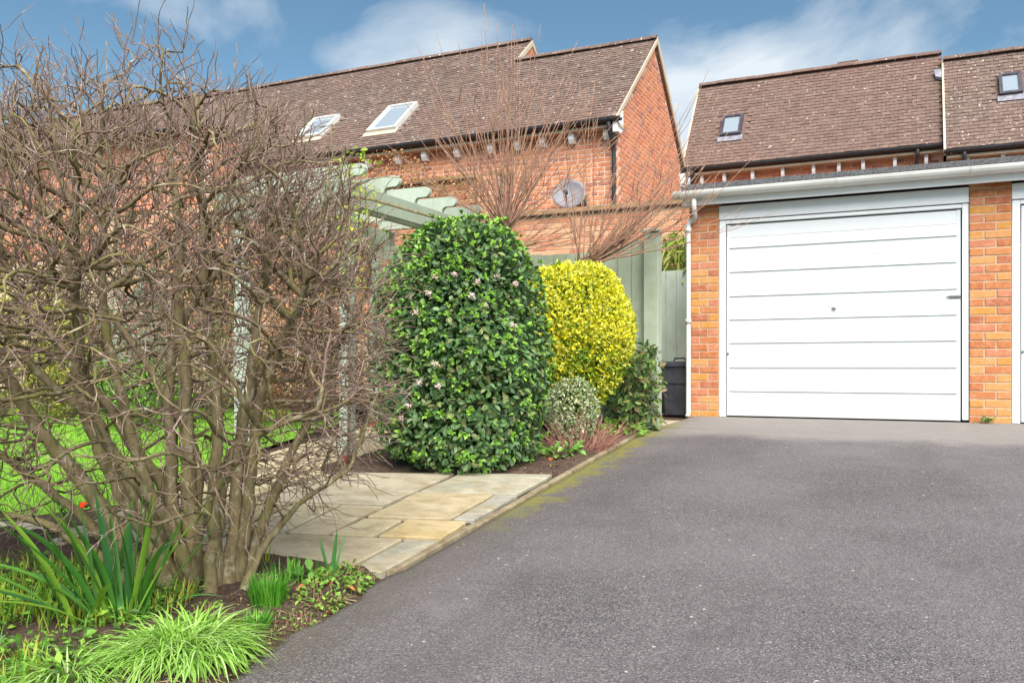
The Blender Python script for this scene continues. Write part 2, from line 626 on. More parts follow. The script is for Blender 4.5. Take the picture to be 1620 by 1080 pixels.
m = MB()
v, f = sheet([-900, -300, -60, -20, 0, 20, 60, 300, 900], [-900, -200, -40, -6, 9.65, 20, 60, 300, 900], lambda x, y: G(y) - 0.03)
m.add(v, [f])
tag(m.build('ground', M['soil']), 'bare brown earth under the gardens', None, None, 'structure')


def edge_x(y):
    return -2.06 - 0.045 * y if y > 0 else -2.06


def edge_drive(y):  # where the tarmac ends
    if y < 3.4:
        return -2.21 + 0.11 * max(0, (3.4 - y) / 1.2) ** 0.9 + 0.02 * math.sin(9 * y) + 0.012 * math.sin(23 * y)
    return -2.03 - 0.047 * y


m = MB()
ys = np.concatenate([np.linspace(-8, 1.5, 6), np.linspace(1.6, 8.55, 90)])
rows = []
for y in ys:
    e = edge_drive(y)
    rows.append([(e, y, G(y) - 0.02), (e + 0.012, y, G(y) + 0.012), (e + 0.05, y, G(y) + 0.016), (-1.0, y, G(y) + 0.018), (14, y, G(y) + 0.018)])
V = np.array(rows)
n = 5
q = []
for a in range(len(ys) - 1):
    for b in range(4):
        q.append([a * n + b, a * n + b + 1, (a + 1) * n + b + 1, (a + 1) * n + b])
m.add(V.reshape(-1, 3), [np.array(q)])
m.add([(-2.36, 8.55, G(8.55) + 0.018), (14, 8.55, G(8.55) + 0.018), (14, 9.64, 0.0), (-2.25, 9.64, 0.0)], [np.array([[0, 1, 2, 3]])])
tag(m.build('drive', M['asphalt'], None, True), 'worn grey tarmac drive sloping up to the garage', None, None, 'structure')
m = MB()
m.add([(-3.6, 8.7, G(8.7) + 0.012), (-2.3, 8.7, G(8.7) + 0.012), (-2.26, 9.7, 0.004), (-2.32, 13, 0.006), (-3.6, 13, 0.006)], [np.array([[0, 1, 2, 3, 4]])])
tag(m.build('side_path', M['concrete']), 'pale concrete strip beside the garage', None, None, 'structure')

LAWN = [(-18, 3.3), (-5.2, 3.55), (-4.75, 4.2), (-5.45, 5.9), (-5.9, 8.0), (-6.6, 9.4), (-9, 10.2), (-18, 10.6)]
m = MB()
m.add([(x, y, G(y) + 0.008) for x, y in LAWN], [np.array([list(range(len(LAWN)))])])
tag(m.build('lawn', M['turf']), 'bright green mown lawn behind the bare shrub', None, None, 'structure')


def hash2(x, y):
    return (math.sin(x * 12.9898 + y * 78.233) * 43758.5453) % 1.0


def vnoise(x, y):
    xi, yi = math.floor(x), math.floor(y)
    fx, fy = x - xi, y - yi
    fx, fy = fx * fx * (3 - 2 * fx), fy * fy * (3 - 2 * fy)
    a, b, c_, d = hash2(xi, yi), hash2(xi + 1, yi), hash2(xi, yi + 1), hash2(xi + 1, yi + 1)
    return a + (b - a) * fx + (c_ - a) * fy + (a - b - c_ + d) * fx * fy


def soil_z(x, y):
    e = min(1.0, max(0.0, (edge_drive(y) + 0.01 - x) / 0.13))
    h_ = 0.012 + 0.035 * vnoise(x * 4, y * 4) + 0.022 * vnoise(x * 13, y * 13) + 0.012 * vnoise(x * 37, y * 37)
    return G(y) + h_ * e - 0.008 * (1 - e)


def bed(xl, xr, y0, y1, nx, ny, label, front=None):
    m = MB()
    V = []
    for j in range(ny):
        y = y_row = y0 + (y1 - y0) * j / (ny - 1)
        a, b = xl(y), xr(y)
        for i in range(nx):
            x = a + (b - a) * i / (nx - 1)
            y = y_row if front is None else front(x) + (y1 - front(x)) * j / (ny - 1)
            e = 1.0
            z = soil_z(x, y)
            if front is not None:
                e = min(e, (y - front(x)) / 0.10)
            V.append((x, y, G(y) + (z - G(y)) * e - 0.008 * (1 - e)))
    i, j = np.meshgrid(np.arange(nx - 1), np.arange(ny - 1))
    a = (j * nx + i).ravel()
    m.add(V, [np.stack([a, a + 1, a + 1 + nx, a + nx], -1)])
    return tag(m.build('soil_bed', M['soil'], None, True), label, None, None, 'structure')


ROT = math.tan(R(8))
bed(lambda y: -6.5, lambda y: edge_drive(y) + 0.02, 0.4, 3.36, 200, 150, 'dark crumbly soil of the planted bed beside the drive')
bed(lambda y: -4.25, lambda y: edge_drive(y) - 0.05, 5.53, 8.62, 110, 150, 'dark soil strip under the clipped shrubs by the fence', lambda x: 5.53 + 0.215 * (x + 4.1))
bed(lambda y: -16, lambda y: -6.4, 9.2, 12.3, 60, 40, 'dark soil border behind the lawn')

# paving: stone slabs, each its own piece
mp_ = MB()
mp_.add([(-7.6, 2.75, G(2.75) + 0.004), (-2.33, 3.33, G(3.33) + 0.006), (-2.32, 5.9, G(5.9) + 0.006), (-4.2, 5.75, G(5.75) + 0.006), (-4.25, 9.3, G(9.3) + 0.006), (-5.6, 9.3, G(9.3) + 0.006), (-5.3, 5.8, G(5.8) + 0.006), (-4.7, 4.1, G(4.1) + 0.006), (-7.6, 3.5, G(3.5) + 0.004)], [np.array([list(range(9))])])
paving = tag(mp_.build('paving', M['joint']), 'irregular buff sandstone paving beside the drive', None, None, 'structure')


def slab(pts):
    P = np.array(pts, float)
    c0 = P.mean(0)
    dirs = P - c0
    P = c0 + dirs * (1 - 0.030 / np.linalg.norm(dirs, axis=1))[:, None]
    # wavy riven outline
    out = []
    for a in range(len(P)):
        p, q_ = P[a], P[(a + 1) % len(P)]
        ln = np.linalg.norm(q_ - p)
        k_ = max(2, int(ln / 0.12))
        nrm = np.array([q_[1] - p[1], p[0] - q_[0]]) / ln
        for s in range(k_):
            u = p + (q_ - p) * s / k_
            if s:
                u = u + nrm * random.uniform(-0.006, 0.006)
            out.append(u)
    dz = random.uniform(-0.003, 0.003)
    tx, ty = random.uniform(-0.004, 0.004), random.uniform(-0.004, 0.004)
    n = len(out)

    def zz_(u, h):
        return G(u[1]) + h + dz + tx * (u[0] - c0[0]) + ty * (u[1] - c0[1])
    low = [(u[0], u[1], zz_(u, -0.01)) for u in out]
    mid = [(u[0], u[1], zz_(u, 0.022)) for u in out]
    top = [((u - c0) * (1 - 0.008 / np.linalg.norm(u - c0)) + c0) for u in out]
    top = [(u[0], u[1], zz_(u, 0.029)) for u in top]
    m = MB()
    fs = []
    for k_ in range(2):
        for i in range(n):
            j = (i + 1) % n
            fs.append([k_ * n + i, k_ * n + j, (k_ + 1) * n + j, (k_ + 1) * n + i])
    m.add(low + mid + top, [np.array(fs), np.array([[2 * n + i for i in range(n)]])])
    return m.build('slab', M['sandstone'], paving)


A = (-4.09, 5.50)
P_ = dict(B=(-3.58, 5.60), C=(-3.125, 5.66), D=(-2.40, 5.86), E=(-2.342, 5.14), F=(-3.05, 5.02), Gp=(-2.494, 5.11), H=(-2.30, 4.41), I=(-2.43, 4.385), J=(-2.967, 4.29),
          K=(-3.01, 4.60), L=(-3.60, 4.50), Mm=(-3.30, 4.55), Nn=(-3.17, 3.83), O=(-2.92, 3.88), Pp=(-2.644, 3.92), Q=(-2.70, 4.33), Rr=(-2.31, 4.40), Ss=(-2.256, 3.99), T=(-2.453, 3.95),
          U=(-2.42, 3.35), V=(-2.235, 3.36))
P = P_
for pts in ([A, (-3.11, 5.71), P['K'], P['L'], (-4.0, 4.45)], [(-3.09, 5.715), (-2.385, 5.86), P['E'], P['F']], [P['F'], P['Gp'], P['I'], P['J']], [P['Gp'], P['E'], P['H'], P['I']],
            [P['J'], P['Q'], P['Pp'], P['O']], [P['Q'], P['Rr'], P['Ss'], P['Pp']], [P['Mm'], P['K'], P['J'], P['O'], P['Nn']], [(-3.62, 4.49), P['Mm'], P['Nn'], (-3.46, 3.76)],
            [(-3.46, 3.75), P['T'], P['U'], (-3.40, 3.23)], [P['T'], P['Ss'], (-2.40, 3.41)], [P['Ss'], P['V'], P['U']],
            [(-4.01, 4.44), (-3.63, 4.48), (-3.47, 3.76), (-3.86, 3.70)], [(-3.86, 3.69), (-3.47, 3.745), (-3.41, 3.22), (-3.79, 3.16)],
            [(-4.66, 4.35), (-4.02, 4.44), (-3.87, 3.70), (-4.5, 3.60)], [(-4.12, 5.50), (-4.03, 4.46), (-4.67, 4.36), (-4.9, 5.35)],
            [(-4.5, 3.59), (-3.87, 3.69), (-3.80, 3.15), (-4.42, 3.06)], [(-5.15, 3.50), (-4.52, 3.59), (-4.44, 3.05), (-5.05, 2.98)], [(-5.85, 3.44), (-5.17, 3.50), (-5.07, 2.97), (-5.8, 2.90)],
            [(-6.6, 3.40), (-5.87, 3.44), (-5.82, 2.89), (-6.5, 2.84)], [(-7.4, 3.38), (-6.62, 3.40), (-6.52, 2.83), (-7.4, 2.80)],
            [(-4.29, 6.25), (-4.25, 5.56), (-4.7, 5.48), (-4.77, 6.17)], [(-4.79, 6.17), (-4.72, 5.48), (-5.05, 5.42), (-5.26, 6.10)],
            [(-4.30, 6.95), (-4.30, 6.27), (-5.26, 6.12), (-5.3, 6.85)], [(-4.32, 7.55), (-4.30, 6.97), (-4.85, 6.90), (-4.88, 7.48)], [(-4.9, 7.48), (-4.87, 6.90), (-5.3, 6.87), (-5.36, 7.42)],
            [(-4.32, 8.3), (-4.32, 7.57), (-5.38, 7.44), (-5.4, 8.2)], [(-4.3, 9.1), (-4.32, 8.32), (-5.42, 8.22), (-5.5, 9.0)]):
    slab(pts)

# concrete edging strip between beds and drive
me0 = MB()
me0.add([(edge_drive(3.42) - 0.055, 3.42, G(3.42)), (edge_drive(3.42) - 0.003, 3.42, G(3.42)), (edge_drive(8.3) - 0.003, 8.3, G(8.3)), (edge_drive(8.3) - 0.055, 8.3, G(8.3))], [np.array([[0, 1, 2, 3]])])
kerb = tag(me0.build('kerb', M['joint']), 'narrow concrete edging along the drive', None, None, 'structure')
y = 3.42
while y < 8.2:
    l_ = min(0.9, 8.3 - y)
    m = MB()
    j = random.uniform(-0.006, 0.006)
    h = random.uniform(0.022, 0.034)
    a, b = edge_drive(y) + j, edge_drive(y + l_) + j
    y2 = y + l_ - 0.012
    vs = []
    for (x_, yy) in ((a, y), (b, y2)):
        for dx, dz in ((-0.048, -0.04), (-0.046, h - 0.006), (-0.04, h), (-0.012, h), (-0.004, h - 0.008), (-0.002, -0.04)):
            vs.append((x_ + dx, yy, G(yy) + dz))
    fs = [[i, (i + 1) % 6, 6 + (i + 1) % 6, 6 + i] for i in range(6)]
    m.add(vs, [np.array(fs), np.array([[5, 4, 3, 2, 1, 0], [6, 7, 8, 9, 10, 11]])])
    m.build('edging_piece', M['edging'], kerb)
    y += l_

# ------------------------------------------------------------------ bricks
def brick_mesh(name, w, h, dep, mat, e=0.004):
    """front face at y = 0 looking to -y, origin at the centre of the front"""
    m = MB()
    a, b = w / 2, h / 2
    m.add([(-a, dep, -b), (a, dep, -b), (a, dep, b), (-a, dep, b), (-a, e, -b), (a, e, -b), (a, e, b), (-a, e, b), (-a + e, 0, -b + e), (a - e, 0, -b + e), (a - e, 0, b - e), (-a + e, 0, b - e)],
          [np.array([[0, 1, 5, 4], [1, 2, 6, 5], [2, 3, 7, 6], [3, 0, 4, 7], [4, 5, 9, 8], [5, 6, 10, 9], [6, 7, 11, 10], [7, 4, 8, 11], [8, 9, 10, 11]])])
    me = m.mesh(name)
    me.materials.append(mat)
    return me


def brick_array(parent, spots, w_by_kind, h, mat, tag_name, limit=300, key=None, matrix=Matrix()):
    """spots: (u, z, kind) on the wall plane; nearest ones become brick objects, the rest one mesh"""
    meshes = {k_: brick_mesh('brick_' + tag_name + k_, w_, h, 0.03, mat) for k_, w_ in w_by_kind.items()}
    if key:
        spots = sorted(spots, key=key)
    rest = MB()
    for i, (u, z, k_) in enumerate(spots):
        tr = matrix @ Matrix.Translation((u, random.uniform(-0.0025, 0.0025), z)) @ Matrix.Rotation(random.uniform(-0.006, 0.006), 4, 'Y')
        if i < limit:
            inst('brick', meshes[k_], parent, tr)
        else:
            me = meshes[k_]
            co = np.array([v_.co for v_ in me.vertices])
            co4 = np.hstack([co, np.ones((len(co), 1))]) @ np.array(tr).T
            rest.add(co4[:, :3], [np.array([p.vertices[:] for p in me.polygons])])
    if rest.n:
        rest.build('brickwork', mat, parent, False, 'stuff')


# ------------------------------------------------------------------ garage block
YF = 9.65
gar = tag(empty('garage_block', (0, YF, 0)), 'flat roofed orange brick garage with white up and over door', 'garage')
MS = [(-2.322, -1.993), (0.447, 0.814), (3.28, 3.65)]
CH = 0.0822
wall = MB()
for a, b in MS:
    wall.box((a + 0.004, YF + 0.006, -0.05), (b - 0.004, YF + 0.23, 2.36))
wall.box((-2.318, YF + 0.23, -0.05), (-2.2, 15.2, 2.36))
wall.box((3.53, YF + 0.23, -0.05), (3.65, 15.2, 2.36))
wall.box((-2.2, 15.08, -0.05), (3.53, 15.2, 2.36))
wall.build('wall', M['mortar'], gar)
for a, b in MS:
    wd = b - a
    big = wd * 0.64
    small = wd - big
    sp = []
    for i in range(29):
        z = CH * (i + 0.5) - 0.02
        if z > 2.36:
            break
        f_ = big + random.uniform(-0.02, 0.02)
        if i % 2:
            sp += [(a + big / 2, z, 'a'), (b - small / 2, z, 'b')]
        else:
            sp += [(a + small / 2, z, 'b'), (b - big / 2, z, 'a')]
    brick_array(gar, sp, {'a': big - 0.013, 'b': small - 0.013}, CH - 0.013, M['brick_garage'], 'garage_', 300, None, Matrix.Translation((0, YF, 0)))
# return face of the left pier
sp = [(YF + 0.03 + 0.11 + (0.0 if i % 2 else 0.12), CH * (i + 0.5) - 0.02, 'a') for i in range(28)]
m = MB()
m.box((-2.3, 9.462, 2.515), (3.7, 15.3, 2.535))
m.box((-2.36, 9.44, 2.475), (3.72, 15.32, 2.515))
m.box((-2.355, 9.55, 2.40), (3.715, 15.31, 2.475))
m.build('flat_roof', M['felt'], gar)
m = MB()
m.box((-2.36, 9.50, 2.315), (3.72, 9.548, 2.473))
m.build('fascia', M['white_paint'], gar)


def gutter(x0, x1, yc, zc, r, mat, parent, n=10, name='gutter'):
    m = MB()
    an = np.linspace(math.pi, 2 * math.pi, n)
    pr = [(yc + r * math.cos(a_), zc + r * math.sin(a_)) for a_ in an]
    pr = [(yc - r, zc + 0.006)] + pr + [(yc + r, zc + 0.006)]
    inn = [(yc + (r - 0.004) * math.cos(a_), zc + (r - 0.004) * math.sin(a_)) for a_ in an[::-1]]
    prof = pr + inn
    m.prism([(x0, a_, b_) for a_, b_ in prof], (x1 - x0, 0, 0))
    return m.build(name, mat, parent, False)


gut = gutter(-2.42, 3.75, 9.425, 2.445, 0.07, M['grey_plastic'], gar)
for x in (-2.36, -0.75, 0.45, 1.7):
    m = MB()
    an = np.linspace(math.pi * 0.98, 2.02 * math.pi, 10)
    pr = [(9.425 + 0.077 * math.cos(a_), 2.445 + 0.077 * math.sin(a_)) for a_ in an] + [(9.425 + 0.069 * math.cos(a_), 2.445 + 0.069 * math.sin(a_)) for a_ in an[::-1]]
    m.prism([(x, a_, b_) for a_, b_ in pr], (0.03, 0, 0))
    m.build('gutter_bracket', M['grey_plastic'], gut)
m = MB()
m.prism([(-2.421, 9.425 + 0.072 * math.cos(a_), 2.445 + 0.072 * math.sin(a_)) for a_ in np.linspace(math.pi, 2 * math.pi, 10)], (-0.02, 0, 0))
m.build('end_cap', M['grey_plastic'], gut)
# downpipe
m = MB()
pth = [(-2.215, 9.43, 2.37), (-2.215, 9.44, 2.25), (-2.225, 9.53, 2.19), (-2.26, 9.585, 2.165), (-2.30, 9.59, 2.15), (-2.315, 9.59, 2.12), (-2.315, 9.59, 2.0), (-2.315, 9.59, 0.03), (-2.315, 9.55, 0.0)]
m.tube(pth, 0.027, 12)
dp = m.build('downpipe', M['grey_plastic'], gar, True)
for z in (2.06, 1.05):
    m = MB()
    m.tube([(-2.315, 9.59, z - 0.025), (-2.315, 9.59, z + 0.025)], 0.034, 12)
    m.build('pipe_clip', M['grey_plastic'], dp, True)

DX0, DX1 = -1.91, 0.375
GROOVES = [1.847, 1.585, 1.32, 1.064, 0.808, 0.54, 0.284]


def door_set(x0, x1, fx0, fx1):
    m = MB()
    m.bbox((fx0, YF + 0.012, 2.16), (fx1, YF + 0.05, 2.313), 0.004)
    m.build('lintel_board', M['white_paint'], gar)
    fr = MB()
    fr.bbox((fx0 + 0.002, YF + 0.02, 0.0), (x0 - 0.012, YF + 0.10, 2.15), 0.004)
    fr.bbox((x1 + 0.012, YF + 0.02, 0.02), (fx1 - 0.002, YF + 0.10, 2.15), 0.004)
    fr.bbox((x0 - 0.011, YF + 0.022, 2.112), (x1 + 0.011, YF + 0.10, 2.149), 0.004)
    fr.build('door_frame', M['white_paint'], gar)
    d = MB()
    d.box((x0, YF + 0.055, 0.012), (x1, YF + 0.075, 2.098))
    for a_, b_ in ((x0, x0 + 0.028), (x1 - 0.034, x1)):
        d.box((a_, YF + 0.042, 0.012), (b_, YF + 0.054, 2.098))
    do = d.build('door', M['door_paint'], gar)
    zs = [2.096] + GROOVES + [0.016]
    for a_, b_ in zip(zs[:-1], zs[1:]):
        p = MB()
        xa, xb = x0 + 0.0285, x1 - 0.0345
        n = 1
        mid = b_ + (a_ - b_) * 0.45
        prof = [(YF + 0.0535, a_ - 0.002), (YF + 0.046, a_ - 0.004), (YF + 0.043, mid + 0.004), (YF + 0.050, mid), (YF + 0.042, mid - 0.005), (YF + 0.030, b_ + 0.004), (YF + 0.030, b_ - 0.001), (YF + 0.042, b_ - 0.004), (YF + 0.0535, b_ - 0.0)]
        p.prism([(xa, yy, z_) for yy, z_ in prof], (xb - xa, 0, 0))
        p.build('panel', M['door_paint'], do)
    cx = (x0 + x1) / 2 - 0.03
    h = MB()
    h.tube([(cx, YF + 0.05, 1.17), (cx, YF + 0.02, 1.17)], 0.026, 12)
    h.tube([(cx, YF + 0.02, 1.17), (cx, YF - 0.012, 1.17)], 0.010, 10)
    h.tube([(cx - 0.062, YF - 0.012, 1.168), (cx - 0.03, YF - 0.018, 1.17), (cx + 0.03, YF - 0.018, 1.17), (cx + 0.062, YF - 0.012, 1.174)], [0.006, 0.008, 0.008, 0.006], 8)
    h.bbox((cx - 0.008, YF + 0.034, 1.10), (cx + 0.008, YF + 0.046, 1.25), 0.003)
    h.build('handle', M['door_paint'], do, True)
    b_ = MB()
    b_.bbox((x1 - 0.10, YF + 0.03, 1.225), (x1 - 0.002, YF + 0.044, 1.255), 0.003)
    b_.tube([(x1 - 0.13, YF + 0.026, 1.24), (x1 + 0.005, YF + 0.026, 1.24)], 0.006, 8)
    b_.tube([(x1 - 0.11, YF + 0.026, 1.24), (x1 - 0.11, YF + 0.01, 1.25)], 0.006, 8)
    b_.build('bolt', M['metal'], do)
    k_ = MB()
    k_.tube([(x0 + 0.012, YF + 0.045, 0.69), (x0 + 0.012, YF + 0.03, 0.69)], 0.012, 10)
    k_.build('lock', M['metal'], do)


door_set(DX0, DX1, -1.993, 0.447)
door_set(0.897, 3.18, 0.814, 3.28)

# wheeled bin in the passage
bn = tag(empty('dustbin', (-2.56, 9.95, 0.004)), 'small black plastic bin with flat lid beside garage downpipe', 'bin')


def frustum(m, cx, cy, z0, z1, w0, d0, w1, d1, e=0.03):
    def ring(w_, d_, z_):
        a_, b_ = w_ / 2, d_ / 2
        return [(cx - a_ + e, cy - b_, z_), (cx + a_ - e, cy - b_, z_), (cx + a_, cy - b_ + e, z_), (cx + a_, cy + b_ - e, z_), (cx + a_ - e, cy + b_, z_), (cx - a_ + e, cy + b_, z_), (cx - a_, cy + b_ - e, z_), (cx - a_, cy - b_ + e, z_)]
    v_ = ring(w0, d0, z0) + ring(w1, d1, z1)
    f_ = [[i, (i + 1) % 8, 8 + (i + 1) % 8, 8 + i] for i in range(8)]
    m.add(v_, [np.array(f_), np.array([list(range(8))[::-1], list(range(8, 16))])])


m = MB()
frustum(m, -2.47, 9.95, 0.004, 0.36, 0.36, 0.38, 0.40, 0.42)
m.build('body', M['bin_plastic'], bn)
m = MB()
frustum(m, -2.47, 9.95, 0.36, 0.55, 0.43, 0.45, 0.44, 0.46)
m.build('collar', M['bin_plastic'], bn)
m = MB()
frustum(m, -2.47, 9.95, 0.55, 0.59, 0.49, 0.50, 0.49, 0.50)
frustum(m, -2.47, 9.95, 0.59, 0.61, 0.47, 0.48, 0.40, 0.42)
lid = m.build('lid', M['bin_plastic'], bn)
m = MB()
m.tube([(-2.52, 9.76, 0.60), (-2.51, 9.75, 0.64), (-2.40, 9.75, 0.645), (-2.36, 9.76, 0.60)], 0.011, 8)
m.build('handle', M['bin_plastic'], lid, True)
m = MB()
m.box((-2.74, 9.86, 0.004), (-2.70, 10.2, 0.30))
m.build('side_panel', M['bin_plastic'], bn)

# ------------------------------------------------------------------ tiled roofs
def tile_field(parent, x0, x1, y0, z0, y1, z1, mat, gauge=0.1, wid=0.165, holes=(), hip=0.0, name='roof_tiles'):
    """tiles laid on the slope from eaves (y0,z0) to ridge (y1,z1); real overlapping tiles in one mesh"""
    Ls = math.hypot(y1 - y0, z1 - z0)
    sy, sz = (y1 - y0) / Ls, (z1 - z0) / Ls
    ny, nz_ = -sz, sy
    rows, cols = int(Ls / gauge), int((x1 - x0) / wid) + 1
    rr, cc = np.meshgrid(np.arange(rows), np.arange(cols), indexing='ij')
    s = rr.ravel() * gauge
    u = x0 + (cc.ravel() - 0.5 * (rr.ravel() % 2)) * wid
    keep = (u > x0 - wid * 0.6) & (u < x1)
    for hx0, hx1, hs0, hs1 in holes:
        keep &= ~((u + wid > hx0) & (u < hx1) & (s + gauge * 0.7 > hs0) & (s < hs1))
    if hip:
        keep &= u + wid < x1 - hip * s / Ls
    s, u = s[keep], u[keep]
    n_ = len(s)
    a = np.clip(u, x0, x1) + 0.003
    b = np.clip(u + wid, x0, x1) - 0.003
    lift = RNG.uniform(0.012, 0.020, n_)
    tw = RNG.uniform(-0.004, 0.004, n_)
    hang = RNG.uniform(-0.005, 0.005, n_)

    def P3(uu, ss, hh):
        return np.stack([uu, y0 + sy * ss + ny * hh, z0 + sz * ss + nz_ * hh], -1)
    th = 0.012
    v_ = np.stack([P3(a, s + hang, lift + tw - th), P3(b, s + hang, lift - tw - th), P3(a, s + hang, lift + tw), P3(b, s + hang, lift - tw), P3(a, s + gauge * 1.25, lift * 0 + 0.002), P3(b, s + gauge * 1.25, lift * 0 + 0.002)], 1)
    f_ = np.array([[0, 1, 3, 2], [2, 3, 5, 4]])
    tri = np.array([[0, 2, 4], [1, 5, 3]])
    base = (np.arange(n_) * 6)[:, None, None]
    m = MB()
    m.add(v_.reshape(-1, 3), [(f_[None] + base).reshape(-1, 4), (tri[None] + base).reshape(-1, 3)])
    return m.build(name, mat, parent, False, 'stuff')


def roof_body(parent, x0, x1, ye, ze, yr, zr, yb, zb, mat):
    m = MB()
    m.prism([(x0, ye, ze - 0.01), (x0, yr, zr - 0.01), (x0, yb, zb - 0.01), (x0, yb - 0.05, zb - 0.09), (x0, yr, zr - 0.13), (x0, ye + 0.05, ze - 0.09)], (x1 - x0, 0, 0))
    return m.build('roof', mat, parent)


def ridge(parent, x0, x1, y, z, mat):
    x = x0
    m = MB()
    while x < x1:
        l_ = min(0.42, x1 - x)
        an = np.linspace(0.1, math.pi - 0.1, 7)
        dz = random.uniform(-0.006, 0.006)
        m.prism([(x, y + 0.12 * math.cos(a_), z - 0.03 + dz + 0.10 * math.sin(a_)) for a_ in an], (l_ - 0.008, 0, 0))
        x += l_
    return m.build('ridge_tiles', mat, parent, False, 'stuff')


def rooflight(parent, x0, x1, y0, z0, y1, z1, s0, s1, frame, glass=True, opened=0.0):
    """window on the slope, s measured up the slope from the eaves"""
    Ls = math.hypot(y1 - y0, z1 - z0)
    sy, sz = (y1 - y0) / Ls, (z1 - z0) / Ls
    mx = Matrix(((1, 0, 0, 0), (0, sy, -sz, 0), (0, sz, sy, 0), (0, 0, 0, 1)))
    mx = Matrix.Translation((0, y0, z0)) @ mx

    def tr(m_):
        V_ = np.vstack(m_.v)
        V_ = (np.hstack([V_, np.ones((len(V_), 1))]) @ np.array(mx).T)[:, :3]
        m_.v = [V_]
        return m_
    m = MB()
    wd = 0.06
    m.box((x0, s0, 0.0), (x0 + wd, s1, 0.09))
    m.box((x1 - wd, s0, 0.0), (x1, s1, 0.09))
    m.box((x0 + wd, s0, 0.0), (x1 - wd, s0 + wd, 0.088))
    m.box((x0 + wd, s1 - wd, 0.0), (x1 - wd, s1, 0.092))
    win = tr(m).build('roof_window', frame, parent)
    m = MB()
    m.box((x0 + wd + 0.001, s0 + wd + 0.001, 0.02), (x1 - wd - 0.001, s1 - wd - 0.001, 0.062))
    tr(m).build('pane', M['glass'], win)
    m = MB()
    m.box((x0 - 0.04, s0 - 0.16, 0.012), (x1 + 0.04, s0 - 0.002, 0.034))
    tr(m).build('flashing', M['lead'] if frame is M['dark_frame'] else M['cream_paint'], win)
    return win


def corbels(parent, x0, x1, step_, y, z, mat, size=(0.075, 0.14, 0.13)):
    x = x0
    i = 0
    while x < x1:
        m = MB()
        m.prism([(x, y, z), (x, y - size[1], z), (x, y - size[1], z - size[2] * 0.6), (x, y - size[1] * 0.7, z - size[2]), (x, y, z - size[2])], (size[0], 0, 0))
        m.build('corbel', mat, parent)
        x += step_ * random.uniform(0.8, 1.2)


# ------------------------------------------------------------------ house with big gable
H1X, H1Y = -4.685, 14.37
h1 = tag(empty('gable_house', (H1X, H1Y, 0)), 'red brick house with gable end and mossy brown tiled roof', 'house')
YE, ZE = 14.1, 4.78
SLP = (6.95 - ZE) / (16.62 - YE)
YR, ZR = 16.62, 6.95
YB, ZB = 18.95, 4.86
m = MB()
m.box((-22, H1Y + 0.007, 0), (H1X - 0.007, H1Y + 0.25, 4.80))
m.prism([(H1X - 0.007, H1Y + 0.25, 0), (H1X - 0.007, 18.72, 0), (H1X - 0.007, 18.72, 4.95), (H1X - 0.007, YR, 6.84), (H1X - 0.007, H1Y + 0.007, 4.93), (H1X - 0.007, H1Y + 0.007, 4.80), (H1X - 0.007, H1Y + 0.25, 4.80)], (-0.25, 0, 0))
m.build('wall', M['mortar_white'], h1)
BL, BC = 0.246, 0.0822
sp = []
for i in range(0, 28):
    z = 2.62 + BC * (i + 0.5)
    if z > 4.74:
        break
    hdr = i % 4 == 3
    L_ = BL / 2 if hdr else BL
    k_ = 0
    x = H1X - (0.0 if not (i % 2) else BL / 2)
    if i % 2 and not hdr:
        sp.append((H1X - BL / 4, z, 'h'))
    while x - L_ > -10.6:
        sp.append((x - L_ / 2, z, 'h' if hdr else 's'))
        x -= L_
brick_array(h1, sp, {'s': BL - 0.019, 'h': BL / 2 - 0.019}, BC - 0.019, M['brick_house'], 'front_', 190, lambda q_: -q_[0] + abs(q_[1] - 4) * 0.4, Matrix.Translation((0, H1Y, 0)))
# gable face looks to +x
sp = []
for i in range(0, 56):
    z = 2.62 + BC * (i + 0.5)
    off = 0 if i % 2 else BL / 2
    y = H1Y - off
    while y < 18.8:
        c_ = y + BL / 2
        zt = 4.86 + (c_ - H1Y) * SLP * 1.0 if c_ < YR else 4.95 + (18.72 - c_) * (6.84 - 4.95) / (18.72 - YR)
        if z < zt - 0.05 and c_ - BL / 2 > H1Y - 0.001 and c_ + BL / 2 < 18.74:
            sp.append((c_, z, 's'))
        elif z < zt - 0.05 and c_ > H1Y and c_ - BL / 2 < H1Y:
            sp.append((H1Y + BL / 4, z, 'h'))
        y += BL
MG = Matrix.Translation((H1X, 0, 0)) @ Matrix.Rotation(R(90), 4, 'Z')
brick_array(h1, sp, {'s': BL - 0.019, 'h': BL / 2 - 0.019}, BC - 0.019, M['brick_gable'], 'gable_', 110, lambda q_: q_[0] + abs(q_[1] - 4.5) * 0.3, MG)
# roof: right part, then higher left part with its own small gable
roof_body(h1, -7.66, H1X + 0.045, YE, ZE, YR, ZR, YB, ZB, M['tile'])
YR2, ZR2 = 17.45, ZE + SLP * (17.45 - YE)
roof_body(h1, -24, -7.665, YE, ZE, YR2, ZR2, 20.8, ZE, M['tile'])
m = MB()
m.prism([(-7.672, YR, ZR - 0.2), (-7.672, YR2, ZR2 - 0.08), (-7.672, 18.4, ZR - 0.3), (-7.672, 18.4, ZR - 0.6), (-7.672, YR, ZR - 0.6)], (0.02, 0, 0))
m.build('upper_gable', M['brick_gable'], h1)
m = MB()
m.prism([(-7.66, YR - 0.1, ZR - 0.04), (-7.66, YR2, ZR2 + 0.0), (-7.66, YR2 + 0.9, ZR2 - 0.75), (-7.66, YR2 + 0.9, ZR2 - 0.88), (-7.66, YR2, ZR2 - 0.12), (-7.66, YR - 0.1, ZR - 0.16)], (0.03, 0, 0))
m.build('verge_board', M['cream_paint'], h1)
Ls = math.hypot(YR - YE, ZR - ZE)


def s_of(y):
    return (y - YE) / (YR - YE) * Ls


